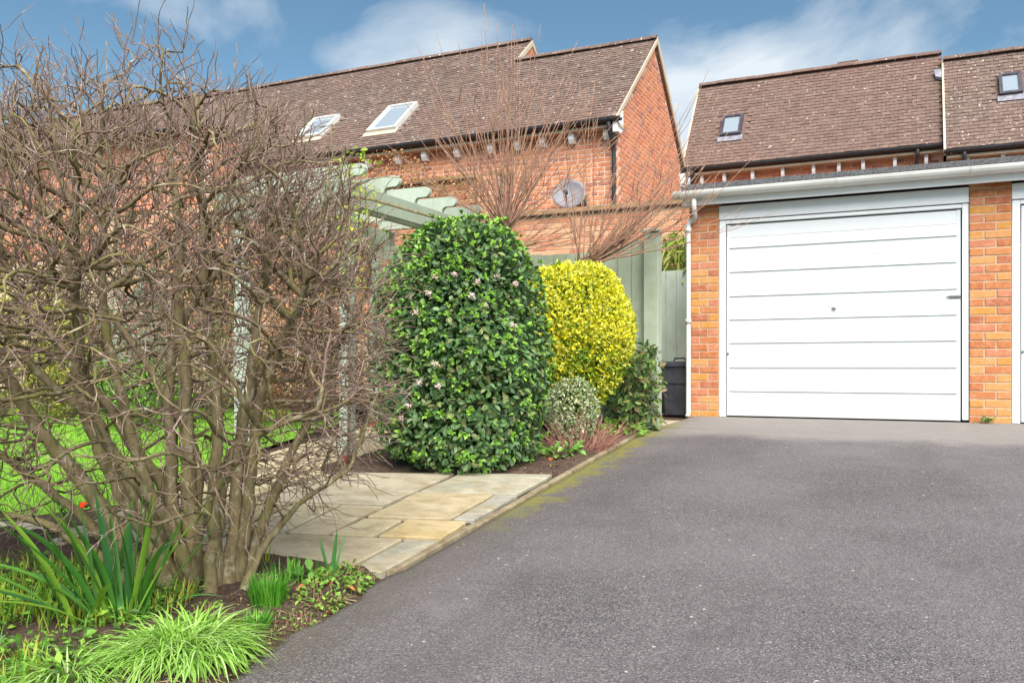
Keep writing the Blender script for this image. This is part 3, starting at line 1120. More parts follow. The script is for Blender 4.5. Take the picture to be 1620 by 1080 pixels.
RL = [(-9.99, -9.30, s_of(14.58), s_of(15.42)), (-11.88, -11.20, s_of(14.70), s_of(15.38))]
tile_field(h1, -7.66, H1X + 0.05, YE, ZE, YR, ZR, M['tile'])
tile_field(h1, -16.5, -7.65, YE, ZE, YR2, ZR2, M['tile'], holes=[(a - 0.02, b + 0.02, c_ - 0.1, d + 0.02) for a, b, c_, d in RL])
ridge(h1, -7.66, H1X + 0.07, YR, ZR, M['tile'])
ridge(h1, -22, -7.66, YR2, ZR2, M['tile'])
for a, b, c_, d in RL:
    rooflight(h1, a, b, YE, ZE, YR, ZR, c_, d, M['grey_plastic'])
# eaves: cream soffit board, black gutter, corbels, downpipe, bargeboards
m = MB()
m.box((-16, YE + 0.02, ZE - 0.16), (H1X + 0.10, H1Y + 0.004, ZE - 0.115))
m.build('soffit', M['cream_paint'], h1)
gutter(-16, H1X + 0.16, YE - 0.055, ZE - 0.035, 0.062, M['black_plastic'], h1)
corbels(h1, -10.4, H1X - 0.12, 0.62, H1Y + 0.002, ZE - 0.162, M['white_paint'], (0.10, 0.16, 0.17))
m = MB()
m.tube([(H1X - 0.06, YE - 0.05, ZE - 0.09), (H1X - 0.07, YE - 0.04, ZE - 0.2), (H1X - 0.06, H1Y - 0.07, ZE - 0.42), (H1X - 0.06, H1Y - 0.06, ZE - 0.6), (H1X - 0.06, H1Y - 0.06, 0.1)], 0.038, 10)
m.build('downpipe', M['black_plastic'], h1, True)


def barge(ya, za, yb_, zb_, h_):
    m = MB()
    m.prism([(H1X + 0.052, ya, za), (H1X + 0.052, yb_, zb_), (H1X + 0.052, yb_, zb_ - h_), (H1X + 0.052, ya, za - h_)], (0.025, 0, 0))
    m.build('bargeboard', M['cream_paint'], h1)


barge(YE - 0.02, ZE + 0.0, YR, ZR + 0.0, 0.09)
barge(YR + 0.002, ZR + 0.03, YB, ZB + 0.02, 0.15)
for yb_ in (YE - 0.03, YB - 0.26):
    m = MB()
    m.prism([(H1X + 0.002, yb_, ZE - 0.08), (H1X + 0.002, yb_ + 0.32, ZE + 0.16), (H1X + 0.002, yb_ + 0.32, ZE - 0.15), (H1X + 0.002, yb_ + 0.2, ZE - 0.26), (H1X + 0.002, yb_, ZE - 0.26)], (0.085, 0, 0))
    m.build('box_end', M['white_paint'], h1)

# satellite dish on the front wall
ds = tag(empty('satellite_dish', (-5.45, 14.1, 3.5)), 'grey satellite dish on the red brick house wall', 'satellite dish')
m = MB()
dirn = Vector((0.22, -1, 0.30)).normalized()
ux = dirn.cross(Vector((0, 0, 1))).normalized()
uy = ux.cross(dirn)
cen = Vector((-5.45, 14.02, 3.50))
vs, fs = [], []
nr, na = 6, 28
for i in range(nr + 1):
    r_ = i / nr
    for j in range(na):
        a_ = 2 * math.pi * j / na
        p = cen + ux * (0.295 * r_ * math.cos(a_)) + uy * (0.27 * r_ * math.sin(a_)) + dirn * (0.06 * r_ * r_)
        vs.append(tuple(p))
for i in range(nr):
    for j in range(na):
        k2 = (j + 1) % na
        fs.append([i * na + j, i * na + k2, (i + 1) * na + k2, (i + 1) * na + j])
o_ = len(vs)
vs2 = [tuple(Vector(v_) - dirn * 0.012) for v_ in vs]
fs2 = [[a_ + o_ for a_ in q_[::-1]] for q_ in fs]
rim = [[nr * na + j, nr * na + (j + 1) % na, o_ + nr * na + (j + 1) % na, o_ + nr * na + j] for j in range(na)]
m.add(vs + vs2, [np.array(fs + fs2 + rim)])
m.build('reflector', M['dish'], ds, True)
m = MB()
tip = cen + dirn * 0.34 - uy * 0.12
m.tube([tuple(cen - uy * 0.26 + dirn * 0.04), tuple(cen - uy * 0.27 + dirn * 0.2), tuple(tip - uy * 0.04)], 0.011, 8)
m.build('arm', M['black_plastic'], ds)
m = MB()
m.tube([tuple(tip + dirn * 0.04), tuple(tip), tuple(tip - dirn * 0.06)], [0.03, 0.034, 0.022], 10)
m.build('receiver', M['black_plastic'], ds)
m = MB()
m.tube([tuple(cen - dirn * 0.01), tuple(cen - dirn * 0.12), (-5.32, 14.24, 3.46), (-5.32, 14.36, 3.46)], 0.02, 8)
m.box((-5.39, 14.33, 3.38), (-5.25, 14.366, 3.54))
m.build('bracket', M['metal'], ds)

# ------------------------------------------------------------------ houses behind the garage
def back_house(name, label, x0, x1, ye, ze, yr, zr, mat, lights, left_board, step_=0.55):
    h_ = tag(empty(name, (x0, ye + 0.3, 0)), label, 'house', 'brick houses behind the garage')
    yb = 2 * yr - ye
    m = MB()
    m.prism([(x0 + 0.1, ye + 0.27, 0), (x0 + 0.1, yb - 0.27, 0), (x0 + 0.1, yb - 0.27, ze + 0.25), (x0 + 0.1, yr, zr - 0.15), (x0 + 0.1, ye + 0.27, ze + 0.25)], (x1 - x0 - 0.1, 0, 0))
    m.build('wall', M['mortar_white'], h_)
    sp = []
    for i in range(14):
        z = 3.55 + BC * (i + 0.5)
        if z > ze - 0.06:
            break
        x = x0 + 0.1 + (BL / 2 if i % 2 else 0)
        while x + BL < x1:
            sp.append((x + BL / 2, z, 's'))
            x += BL
    brick_array(h_, sp, {'s': BL - 0.014}, BC - 0.014, M['brick_gable'], name, 0, None, Matrix.Translation((0, ye + 0.262, 0)))
    roof_body(h_, x0, x1, ye, ze, yr, zr, yb, ze, mat)
    tile_field(h_, x0, x1, ye, ze, yr, zr, mat, holes=[(a - 0.02, b + 0.02, c_ - 0.1, d + 0.02) for a, b, c_, d in lights])
    ridge(h_, x0, x1, yr, zr, mat)
    for a, b, c_, d in lights:
        rooflight(h_, a, b, ye, ze, yr, zr, c_, d, M['dark_frame'])
    m = MB()
    m.box((x0 + 0.02, ye + 0.02, ze - 0.165), (x1, ye + 0.266, ze - 0.12))
    m.build('soffit', M['cream_paint'], h_)
    gutter(x0 - 0.03, x1, ye - 0.055, ze - 0.035, 0.06, M['black_plastic'], h_)
    corbels(h_, x0 + 0.35, x1 - 0.1, step_, ye + 0.262, ze - 0.166, M['white_paint'], (0.065, 0.14, 0.22))
    return h_


m2 = (7.24 - 4.86) / (20.45 - 18.8)
L2 = math.hypot(1.65, 2.26)
f2_ = lambda y: (y - 18.8) / 1.65 * L2
hB = back_house('terrace_house', 'brown tiled roof house with one small dark skylight behind garage', -4.66, 0.44, 18.8, 4.88, 20.45, 7.14, M['tile_red'], [(-3.96, -3.51, f2_(19.31), f2_(19.69))], True)
f3_ = lambda y: (y - 18.5) / 1.65 * L2
hC = back_house('terrace_house', 'tiled house at the far right with a propped open skylight', 0.46, 9.0, 18.5, 4.68, 20.15, 6.90, M['tile'], [(1.42, 1.81, f3_(19.30), f3_(19.66))], True)
for hh, x, ye, ze in ((hB, -0.02, 18.8, 4.88), (hB, -4.45, 18.8, 4.88), (hC, 0.78, 18.5, 4.68)):
    m = MB()
    m.tube([(x, ye - 0.05, ze - 0.08), (x, ye, ze - 0.2), (x - 0.03, ye + 0.2, ze - 0.4), (x - 0.03, ye + 0.2, 0.1)], 0.04, 8)
    m.build('downpipe', M['black_plastic'], hh, True)
for hh, x0, ye, ze, yr, zr in ((hB, -4.70, 18.8, 4.88, 20.45, 7.14), (hC, 0.43, 18.5, 4.68, 20.15, 6.90)):
    m = MB()
    m.prism([(x0, ye - 0.02, ze + 0.005), (x0, yr, zr + 0.01), (x0, yr, zr - 0.12), (x0, ye - 0.02, ze - 0.12)], (0.04, 0, 0))
    m.build('verge_board', M['cream_paint'], hh)
m = MB()
m.prism([(0.43, 19.86, 6.40), (0.42, 20.02, 6.62), (0.28, 20.02, 6.62), (0.31, 19.9, 6.45)], (0, -0.04, 0.05))
m.build('flashing', M['lead'], hB)
m = MB()
m.box((-1.62, 20.40, 7.10), (-1.2, 20.62, 7.24))
m.build('ridge_vent', M['tile_red'], hB)
# white neighbour gable post seen in the slot between houses
# ------------------------------------------------------------------ house at far left
h0 = tag(empty('brick_house', (-16, 13, 0)), 'orange brick house half hidden behind the bare shrub', 'house')
m = MB()
m.box((-24, 13.257, 0), (-12.9, 16.9, 5.40))
m.build('wall', M['mortar_white'], h0)
sp = []
for i in range(30):
    z = 2.9 + BC * (i + 0.5)
    x = -20 + (BL / 2 if i % 2 else 0)
    while x + BL < -12.9:
        sp.append((x + BL / 2, z, 's'))
        x += BL
brick_array(h0, sp, {'s': BL - 0.014}, BC - 0.014, M['brick_gable'], 'left_', 0, None, Matrix.Translation((0, 13.25, 0)))
sp = []
for i in range(46):
    z = 2.9 + BC * (i + 0.5)
    y = 13.25 + (BL / 2 if i % 2 else 0)
    while y + BL < 16.9:
        c_ = y + BL / 2
        if z < 5.3:
            sp.append((c_, z, 's'))
        y += BL
brick_array(h0, sp, {'s': BL - 0.014}, BC - 0.014, M['brick_gable'], 'side_', 0, None, Matrix.Translation((-12.893, 0, 0)) @ Matrix.Rotation(R(90), 4, 'Z'))
m = MB()
m.add([(-24, 13.0, 5.34), (-12.8, 13.0, 5.34), (-12.8, 17.0, 5.34), (-24, 17.0, 5.34), (-24, 15.0, 6.71), (-14.8, 15.0, 6.71)], [np.array([[0, 1, 5, 4], [2, 3, 4, 5], [0, 3, 2, 1]]), np.array([[1, 2, 5], [0, 4, 3]])])
m.build('roof', M['tile'], h0)
tile_field(h0, -22, -12.8, 13.0, 5.35, 15.0, 6.72, M['tile'], hip=2.0)
ridge(h0, -24, -14.8, 15.0, 6.72, M['tile'])
gutter(-24, -12.8, 12.95, 5.31, 0.06, M['black_plastic'], h0)

# ------------------------------------------------------------------ brick boundary wall
bw = tag(empty('boundary_wall', (-6, 12.4, 0)), 'stepped buff brick garden wall with tile coping behind the fence', 'wall')
m = MB()
m.box((-6.0, 12.407, 0), (-2.35, 12.61, 2.88))
m.box((-15, 12.41, 0), (-6.003, 12.61, 3.56))
m.box((-6.35, 12.32, 0), (-5.99, 12.405, 3.56))
m.build('wall', M['mortar'], bw)
sp = []
for i in range(40):
    z = 1.1 + BC * (i + 0.5)
    x = -2.36 - (BL / 2 if i % 2 else 0)
    while x - BL > -14.5:
        if z < (2.84 if x > -5.9 else 3.52) and not (-6.45 < x - BL / 2 < -5.9):
            sp.append((x - BL / 2, z, 's'))
        x -= BL
brick_array(bw, sp, {'s': BL - 0.014}, BC - 0.014, M['brick_buff'], 'garden_', 200, lambda q_: abs(q_[0] + 3.6) + abs(q_[1] - 2.6), Matrix.Translation((0, 12.4, 0)))
sp = []
for i in range(30):
    z = 1.1 + BC * (i + 0.5)
    if z < 3.54:
        sp += [(-6.35 + 0.09, z, 'h'), (-6.35 + 0.27, z, 'h')]
brick_array(bw, sp, {'h': 0.165}, BC - 0.014, M['brick_buff'], 'pillar_', 60, None, Matrix.Translation((0, 12.313, 0)))
for xa, xb, zt, yf in ((-6.0, -2.36, 2.88, 12.4), (-11, -6.0, 3.56, 12.4)):
    x = xa
    while x < xb - 0.05:
        m = MB()
        j = random.uniform(-0.006, 0.006)
        m.prism([(x, yf - 0.06 + j, zt - 0.002), (x, yf + 0.26, zt - 0.002), (x, yf + 0.26, zt + 0.02), (x, yf - 0.06 + j, zt + 0.016)], (min(0.255, xb - x) - 0.006, 0, 0))
        m.build('coping_tile', M['tile_red'], bw)
        x += 0.26
    m = MB()
    m.prism([(xa, yf - 0.01, zt + 0.021), (xa, yf + 0.02, zt + 0.09), (xa, yf + 0.19, zt + 0.09), (xa, yf + 0.22, zt + 0.021)], (xb - xa, 0, 0))
    m.build('coping', simple('mossy_coping_%d' % int(zt * 10), srgb(150, 112, 84), srgb(112, 96, 64), 8, 0.95, 0.6, 40), bw)

# ------------------------------------------------------------------ fences
fe = tag(empty('board_fence', (-3.5, 8.63, G(8.63))), 'sage green vertical board fence behind the yellow bush', 'fence')
m = MB()
FX, FY = -2.44, 8.60
m.bbox((FX - 0.075, FY - 0.075, G(8.5)), (FX + 0.075, FY + 0.075, 1.90), 0.006)
po = m.build('post', M['sage'], fe)
m = MB()
m.bbox((FX - 0.095, FY - 0.095, 1.90), (FX + 0.095, FY + 0.095, 1.925), 0.004)
vs = [(FX - 0.08, FY - 0.08, 1.925), (FX + 0.08, FY - 0.08, 1.925), (FX + 0.08, FY + 0.08, 1.925), (FX - 0.08, FY + 0.08, 1.925), (FX, FY, 1.96)]
m.add(vs, [np.array([[0, 1, 4], [1, 2, 4], [2, 3, 4], [3, 0, 4]])])
m.build('post_cap', M['sage'], po)
x = FX - 0.078
while x > -4.15:
    wd = random.uniform(0.138, 0.15)
    m = MB()
    zt = 1.83 + random.uniform(-0.008, 0.008) - 0.09 * math.sin(math.pi * min(1, max(0, (-2.52 - x) / 1.6)))
    m.prism([(x - wd, FY + 0.012, G(FY) + 0.03), (x - 0.004, FY + 0.024, G(FY) + 0.03), (x - 0.004, FY + 0.034, G(FY) + 0.03), (x - wd, FY + 0.034, G(FY) + 0.03)], (0, 0, zt - G(FY) - 0.03))
    m.build('board', M['sage'], fe)
    x -= wd
for z in (0.25, 1.0, 1.65):
    m = MB()
    m.box((-4.15, FY + 0.036, z), (FX - 0.076, FY + 0.085, z + 0.08))
    m.build('rail', M['sage'], fe)
m = MB()
m.bbox((-4.30, FY - 0.05, G(FY)), (-4.20, FY + 0.05, 1.9), 0.005)
m.build('post', M['sage'], fe)

bf = tag(empty('passage_fence', (-2.8, 11.3, 0)), 'low sage green fence across the passage beside the garage', 'fence')
x = -2.34
while x > -4.2:
    wd = random.uniform(0.13, 0.145)
    m = MB()
    m.prism([(x - wd, 11.30, 0.005), (x - 0.005, 11.312, 0.005), (x - 0.005, 11.325, 0.005), (x - wd, 11.325, 0.005)], (0, 0, 1.81 + random.uniform(-0.006, 0.006)))
    m.build('board', M['sage_pale'], bf)
    x -= wd
for z in (0.3, 1.4):
    m = MB()
    m.box((-4.2, 11.326, z), (-2.34, 11.37, z + 0.08))
    m.build('rail', M['sage_pale'], bf)

# ------------------------------------------------------------------ pergola
pg = tag(empty('pergola', (-4.75, 6.9, G(6.9))), 'sage green timber pergola with scalloped rafter ends over the path', 'pergola')
for i, (x, y) in enumerate(((-4.2, 5.85), (-5.3, 5.85), (-4.2, 7.9), (-5.3, 7.9))):
    m = MB()
    m.bbox((x - 0.05, y - 0.05, G(y) + 0.09), (x + 0.05, y + 0.05, 1.985), 0.005)
    p = m.build('post', M['sage_pale'], pg)
    m = MB()
    m.bbox((x - 0.054, y - 0.054, G(y) - 0.02), (x + 0.054, y + 0.054, G(y) + 0.092), 0.004)
    m.build('post_foot', M['red_wood'], p)
for x in (-4.2, -5.3):
    for s in (-1, 1):
        m = MB()
        m.bbox((x + s * 0.052 - (0.03 if s < 0 else 0), 5.6, 1.84), (x + s * 0.052 + (0.03 if s > 0 else 0), 8.15, 2.02), 0.004)
        m.build('side_beam', M['sage'], pg)


def rafter(y):
    m = MB()
    z0, z1 = 2.022, 2.20
    prof = []
    for s, xe in ((1, -4.07), (-1, -5.45)):
        q_ = [(xe - s * 0.20, z0), (xe - s * 0.165, z0), (xe - s * 0.158, z0 + 0.035)]
        for a_ in np.linspace(math.pi, math.pi / 2, 6):
            q_.append((xe - s * (0.105 - 0.05 * math.cos(a_)), z0 + 0.04 + 0.045 * math.sin(a_)))
        for a_ in np.linspace(-math.pi / 2, math.pi / 2, 8):
            q_.append((xe - s * (0.045 - 0.045 * math.cos(a_)), z1 - 0.047 + 0.047 * math.sin(a_)))
        prof.append(q_)
    poly = prof[0] + prof[1][::-1]
    m.prism([(a_, y - 0.022, b_) for a_, b_ in poly], (0, 0.044, 0))
    m.build('rafter', M['sage_pale'], pg)


for y in (5.93, 6.44, 6.95, 7.46, 7.97):
    rafter(y)
for y in (5.79, 7.962):
    m = MB()
    m.bbox((-5.45, y - 0.02, 1.80 if y < 6 else 1.70), (-4.05, y + 0.0, 1.838 if y < 6 else 1.835), 0.003)
    m.build('cross_rail', M['sage'], pg)
for x, s in ((-4.2, -1), (-5.3, 1)):
    m = MB()
    m.prism([(x + s * 0.05, 7.93, 1.45), (x + s * 0.05, 7.93, 1.56), (x + s * 0.38, 7.93, 1.838), (x + s * 0.45, 7.93, 1.838)], (0, 0.04, 0))
    m.build('brace', M['sage'], pg)

# ------------------------------------------------------------------ leaves and bushes
def leaf_template(kind='oval', nseg=4):
    """unit leaf: along +y from 0 to 1, width about 1 (scaled later), normal +z"""
    if kind == 'oval':
        ws = [0.06, 0.36, 0.5, 0.40, 0.02]
    elif kind == 'spoon':
        ws = [0.05, 0.28, 0.46, 0.48, 0.04]
    else:
        ws = [0.12, 0.42, 0.5, 0.36, 0.0]
    v, f = [], []
    for i, w_ in enumerate(ws):
        t_ = i / (len(ws) - 1)
        z = -0.22 * t_ * t_ + 0.06 * t_
        v += [(-w_, t_, z + 0.16 * w_), (0, t_, z), (w_, t_, z + 0.16 * w_)]
    for i in range(len(ws) - 1):
        a = i * 3
        f += [[a, a + 1, a + 4, a + 3], [a + 1, a + 2, a + 5, a + 4]]
    return np.array(v), np.array(f)


def simple_leaf():
    v = np.array([(0, 0, 0), (-0.5, 0.5, 0.1), (0.5, 0.5, 0.1), (0, 1.0, -0.12), (0, 0.5, -0.02)])
    f = np.array([[0, 4, 1], [0, 2, 4], [1, 4, 3], [4, 2, 3]])
    return v, f


def frames(D, Nrm):
    """rotation matrices with y along D and z close to Nrm"""
    D = D / (np.linalg.norm(D, axis=1)[:, None] + 1e-9)
    Xv = np.cross(D, Nrm)
    Xv /= np.linalg.norm(Xv, axis=1)[:, None] + 1e-9
    Zv = np.cross(Xv, D)
    return np.stack([Xv, D, Zv], -1)


def scatter(m, tmpl, pos, fr, length, width, tint):
    v, f = tmpl
    n = len(pos)
    sc = np.stack([width, length, length], -1)
    lv = v[None] * sc[:, None, :]
    wv = np.einsum('nij,nkj->nki', fr, lv) + pos[:, None, :]
    fs = (f[None] + (np.arange(n) * len(v))[:, None, None]).reshape(-1, f.shape[1])
    m.add(wv.reshape(-1, 3), [fs], np.repeat(tint, len(v), 0))
    return m


def pick(cols, n, jitter=0.12, p=None):
    c = np.array([q_[:3] for q_ in cols])[RNG.choice(len(cols), n, p=p)]
    return np.clip(c * (1 + RNG.normal(0, jitter, (n, 1))), 0, 1)


def lump(P, seed, amp, freq):
    q_ = P * freq + seed
    return amp * (np.sin(q_[:, 0] * 1.3 + 1.7 * np.sin(q_[:, 1])) + np.sin(q_[:, 1] * 1.7 + 1.3 * np.sin(q_[:, 2])) + np.sin(q_[:, 2] * 1.5 + 1.9 * np.sin(q_[:, 0]))) / 3


def surf_points(prof, n, cx, cy, inner=0.0, seed=0.0, amp=0.03, freq=6.0):
    """points on a surface of revolution; inner: max depth below the surface"""
    z = np.array([p_[0] for p_ in prof])
    r = np.array([p_[1] for p_ in prof])
    o = np.argsort(z)
    z, r = z[o], r[o]
    zz_ = np.linspace(z[0], z[-1], 200)
    rr_ = np.interp(zz_, z, r)
    dr = np.gradient(rr_, zz_)
    wgt = (rr_ + 0.02) * np.sqrt(1 + dr ** 2)
    wgt /= wgt.sum()
    i = RNG.choice(200, n, p=wgt)
    a = RNG.uniform(0, 2 * math.pi, n)
    zc = zz_[i] + RNG.uniform(-0.5, 0.5, n) * (zz_[1] - zz_[0])
    nr = np.stack([np.cos(a), np.sin(a), -dr[i]], -1)
    nr /= np.linalg.norm(nr, axis=1)[:, None]
    Pp = np.stack([rr_[i] * np.cos(a), rr_[i] * np.sin(a), zc], -1)
    dep = lump(Pp, seed, amp, freq) - inner * RNG.uniform(0, 1, n) ** 1.6
    Pp = Pp + nr * dep[:, None] + np.array([cx, cy, 0])
    return Pp, nr


def towards_camera(P_, n_):
    d = np.array([0, 0, 0.54]) - P_
    d /= np.linalg.norm(d, axis=1)[:, None]
    return (d * n_).sum(1)


# --- big glossy evergreen with white flower heads
VC = (-3.27, 6.09)
vb = tag(empty('evergreen_bush', (VC[0], VC[1], G(VC[1]))), 'tall dense dark green clipped bush with small white flower clusters', 'bush')
# (height, radius) of the clipped outline
VP = [(-0.25, 0.40), (-0.16, 0.52), (-0.055, 0.60), (0.195, 0.655), (0.695, 0.66), (1.0, 0.64), (1.195, 0.595), (1.445, 0.49), (1.57, 0.385), (1.67, 0.25), (1.725, 0.10)]
DG = [srgb(82, 118, 70), srgb(92, 128, 74), srgb(108, 142, 88), srgb(86, 114, 84), srgb(126, 152, 108), srgb(100, 136, 70), srgb(136, 144, 92)]
LG = [srgb(128, 176, 60), srgb(148, 192, 70), srgb(112, 162, 56), srgb(156, 194, 92)]
oval = leaf_template('oval')
m = MB()
n = 14500
Pp, nr = surf_points(VP, n, *VC, inner=0.22, seed=3.0, amp=0.075, freq=5.0)
D = nr * RNG.uniform(0.15, 0.9, (n, 1)) + RNG.normal(0, 0.55, (n, 3)) + np.array([0, 0, -0.15])
Nn_ = nr * 0.9 + np.array([0, 0, 0.55]) + RNG.normal(0, 0.3, (n, 3))
ln = RNG.uniform(0.032, 0.068, n)
big_sel = (towards_camera(Pp, nr) > 0.35) & (RNG.uniform(0, 1, n) < 0.9)
depth_rank = np.einsum('ij,ij->i', Pp - np.array([VC[0], VC[1], 0.7]), nr)
cand = np.where(big_sel)[0]
cand = cand[np.argsort(-ln[cand] - 0.3 * depth_rank[cand])][:300]
mask = np.ones(n, bool)
mask[cand] = False
fr = frames(D, Nn_)
tint = pick(DG, n, 0.16)
scatter(m, oval, Pp[mask], fr[mask], ln[mask], ln[mask] * RNG.uniform(0.46, 0.6, mask.sum()), tint[mask])
# bright young rosettes
nR = 1100
Pq, nq = surf_points(VP, nR * 3, *VC, inner=0.02, seed=3.0, amp=0.075, freq=5.0)
hgt = np.clip((Pq[:, 2] + 0.1) / 1.8, 0.05, 1)
sel = np.where(RNG.uniform(0, 1, len(Pq)) < 0.18 + 0.55 * hgt ** 1.6)[0][:nR]
for k_ in range(5):
    p_, q_ = Pq[sel], nq[sel]
    a_ = RNG.uniform(0, 2 * math.pi, len(sel))
    tdir = np.cross(q_, RNG.normal(0, 1, (len(sel), 3)))
    tdir /= np.linalg.norm(tdir, axis=1)[:, None]
    D = q_ * 0.9 + tdir * 0.75 + np.array([0, 0, 0.35])
    l_ = RNG.uniform(0.03, 0.055, len(sel))
    scatter(m, oval, p_ + q_ * (0.0 + 0.07 * (np.arange(len(sel)) % 7 == 0) * ((np.arange(len(sel)) % 5) / 4.0))[:, None], frames(D, q_ * 0.4 - tdir * 0.5 + np.array([0, 0, 0.6])), l_, l_ * 0.46, pick(LG, len(sel), 0.12))
k_ = 4200
a_ = RNG.uniform(0, 2 * math.pi, k_)
zi = RNG.uniform(-0.2, 1.6, k_)
ri = np.interp(zi, [p_[0] for p_ in VP], [p_[1] for p_ in VP]) * np.sqrt(RNG.uniform(0.15, 0.72, k_))
pi_ = np.column_stack([VC[0] + ri * np.cos(a_), VC[1] + ri * np.sin(a_), zi])
scatter(m, simple_leaf(), pi_, frames(RNG.normal(0, 1, (k_, 3)), RNG.normal(0, 1, (k_, 3))), np.full(k_, 0.10), np.full(k_, 0.07), pick(DG, k_))
m.build('foliage', M['leaf'], vb, False, 'stuff')
# the large near leaves, one object each
leaf_meshes = []
for c_ in DG:
    for wv in (0.48, 0.56):
        q_ = MB()
        v_, f_ = oval
        q_.add(v_ * np.array([wv, 1, 1]), [f_], np.array(c_[:3]))
        me = q_.mesh('leaf')
        me.materials.append(M['leaf'])
        leaf_meshes.append(me)
for i in cand:
    mt = Matrix.Identity(4)
    for a_ in range(3):
        for b_ in range(3):
            mt[a_][b_] = fr[i][a_, b_] * ln[i]
        mt[a_][3] = Pp[i][a_]
    inst('leaf', random.choice(leaf_meshes), vb, mt)
# flower heads: clusters of tiny petals
AXF = (0.0, 0.0)
FL = [(822, 448), (700, 440), (730, 436), (756, 470), (776, 485), (690, 466), (765, 447), (702, 575), (656, 640), (676, 604), (705, 610), (645, 660), (670, 495), (795, 438), (660, 470), (820, 515)]
for (px, py) in FL:
    t_ = (px - 810) / 1380
    z_ = 0.54 + (581 - py) / 1380 * 6.4
    lat = (px - 735) / 1380 * 6.5
    rr = np.interp(z_, [p_[0] for p_ in VP], [p_[1] for p_ in VP]) + 0.03
    lat = max(-rr * 0.95, min(rr * 0.95, lat))
    dep = -math.sqrt(max(0.0, rr * rr - lat * lat))
    ax, rx = np.array([-math.sin(R(25)), math.cos(R(25))]), np.array([math.cos(R(25)), math.sin(R(25))])
    c2 = np.array(VC) + rx * lat + ax * dep
    m = MB()
    k_ = 34
    cc = np.array([c2[0], c2[1], z_]) + np.clip(RNG.normal(0, 1, (k_, 3)), -1.4, 1.4) * np.array([0.013, 0.010, 0.008])
    m.tube([(c2[0] - AXF[0] * 0.0, c2[1] + 0.03, z_ - 0.03), (c2[0], c2[1], z_)], [0.003, 0.012], 6, True, np.array([0.7, 0.62, 0.6]))
    scatter(m, simple_leaf(), cc, frames(RNG.normal(0, 1, (k_, 3)), np.tile([0.3, -1, 0.6], (k_, 1)) + RNG.normal(0, 0.4, (k_, 3))), np.full(k_, 0.013), np.full(k_, 0.012), np.tile([0.8, 0.75, 0.73], (k_, 1)))
    m.build('flower_cluster', M['petal'], vb)
m = MB()
for k_ in range(5):
    a_ = k_ * 1.26
    m.tube([(VC[0] + 0.06 * math.cos(a_), VC[1] + 0.06 * math.sin(a_), G(VC[1]) - 0.02), (VC[0] + 0.12 * math.cos(a_), VC[1] + 0.12 * math.sin(a_), 0.3), (VC[0] + 0.3 * math.cos(a_), VC[1] + 0.3 * math.sin(a_), 0.9), (VC[0] + 0.2 * math.cos(a_), VC[1] + 0.2 * math.sin(a_), 1.4)], [0.025, 0.02, 0.014, 0.006], 6)
m.build('stems', M['bark'], vb)


def bush(name, label, cat, c, prof, n, cols, lsize, wr, inner, amp=0.03, freq=6, mat='leaf_matt', up=0.3, seed=0.0, tmpl=None, p=None, tip=None, group=None, stems=3, rnd=0.6, colfun=None, fill=0, fillcols=None):
    o = tag(empty(name, (c[0], c[1], G(c[1]))), label, cat, group)
    m = MB()
    Pp, nr = surf_points(prof, n, *c, inner=inner, seed=seed, amp=amp, freq=freq)
    D = nr * RNG.uniform(0.2, 1.0, (n, 1)) + RNG.normal(0, rnd, (n, 3)) + np.array([0, 0, up])
    Nn = nr + np.array([0, 0, 0.4]) + RNG.normal(0, 0.45, (n, 3))
    ln = RNG.uniform(lsize * 0.7, lsize * 1.25, n)
    tint = colfun(Pp, nr) if colfun else pick(cols, n, 0.14, p)
    scatter(m, tmpl or simple_leaf(), Pp, frames(D, Nn), ln, ln * wr, tint)
    if fill:
        zs_, rs2 = zip(*sorted(prof))
        a_ = RNG.uniform(0, 2 * math.pi, fill)
        zi = RNG.uniform(zs_[0], zs_[-1], fill)
        ri = np.interp(zi, zs_, rs2) * np.sqrt(RNG.uniform(0.05, 0.75, fill))
        scatter(m, simple_leaf(), np.column_stack([c[0] + ri * np.cos(a_), c[1] + ri * np.sin(a_), zi]), frames(RNG.normal(0, 1, (fill, 3)), RNG.normal(0, 1, (fill, 3))), np.full(fill, lsize * 2.2), np.full(fill, lsize * 1.5), pick(fillcols or cols, fill))
    m.build('foliage', M[mat], o, False, 'stuff')
    zt = max(q_[0] for q_ in prof)
    g = G(c[1])
    m = MB()
    for k_ in range(stems):
        a_ = k_ * 2 * math.pi / stems + 0.4
        r_ = np.interp(g + (zt - g) * 0.6, sorted(q_[0] for q_ in prof), [q_[1] for q_ in sorted(prof)]) * 0.6
        m.tube([(c[0] + 0.03 * math.cos(a_), c[1] + 0.03 * math.sin(a_), g - 0.03), (c[0] + r_ * 0.4 * math.cos(a_), c[1] + r_ * 0.4 * math.sin(a_), g + (zt - g) * 0.3), (c[0] + r_ * math.cos(a_), c[1] + r_ * math.sin(a_), g + (zt - g) * 0.7)], [0.018, 0.014, 0.005], 6)
    m.build('stems', M['bark'], o)
    return o


def at(px, d):
    t_ = (px - 810) / 1380
    return (d * (-math.sin(R(25)) + t_ * math.cos(R(25))), d * (math.cos(R(25)) + t_ * math.sin(R(25))))


# golden euonymus dome
YEL = [srgb(230, 222, 40), srgb(238, 232, 72), srgb(220, 214, 38), srgb(204, 206, 54), srgb(242, 238, 126)]
GRN = [srgb(112, 150, 42), srgb(138, 170, 48), srgb(90, 126, 42)]


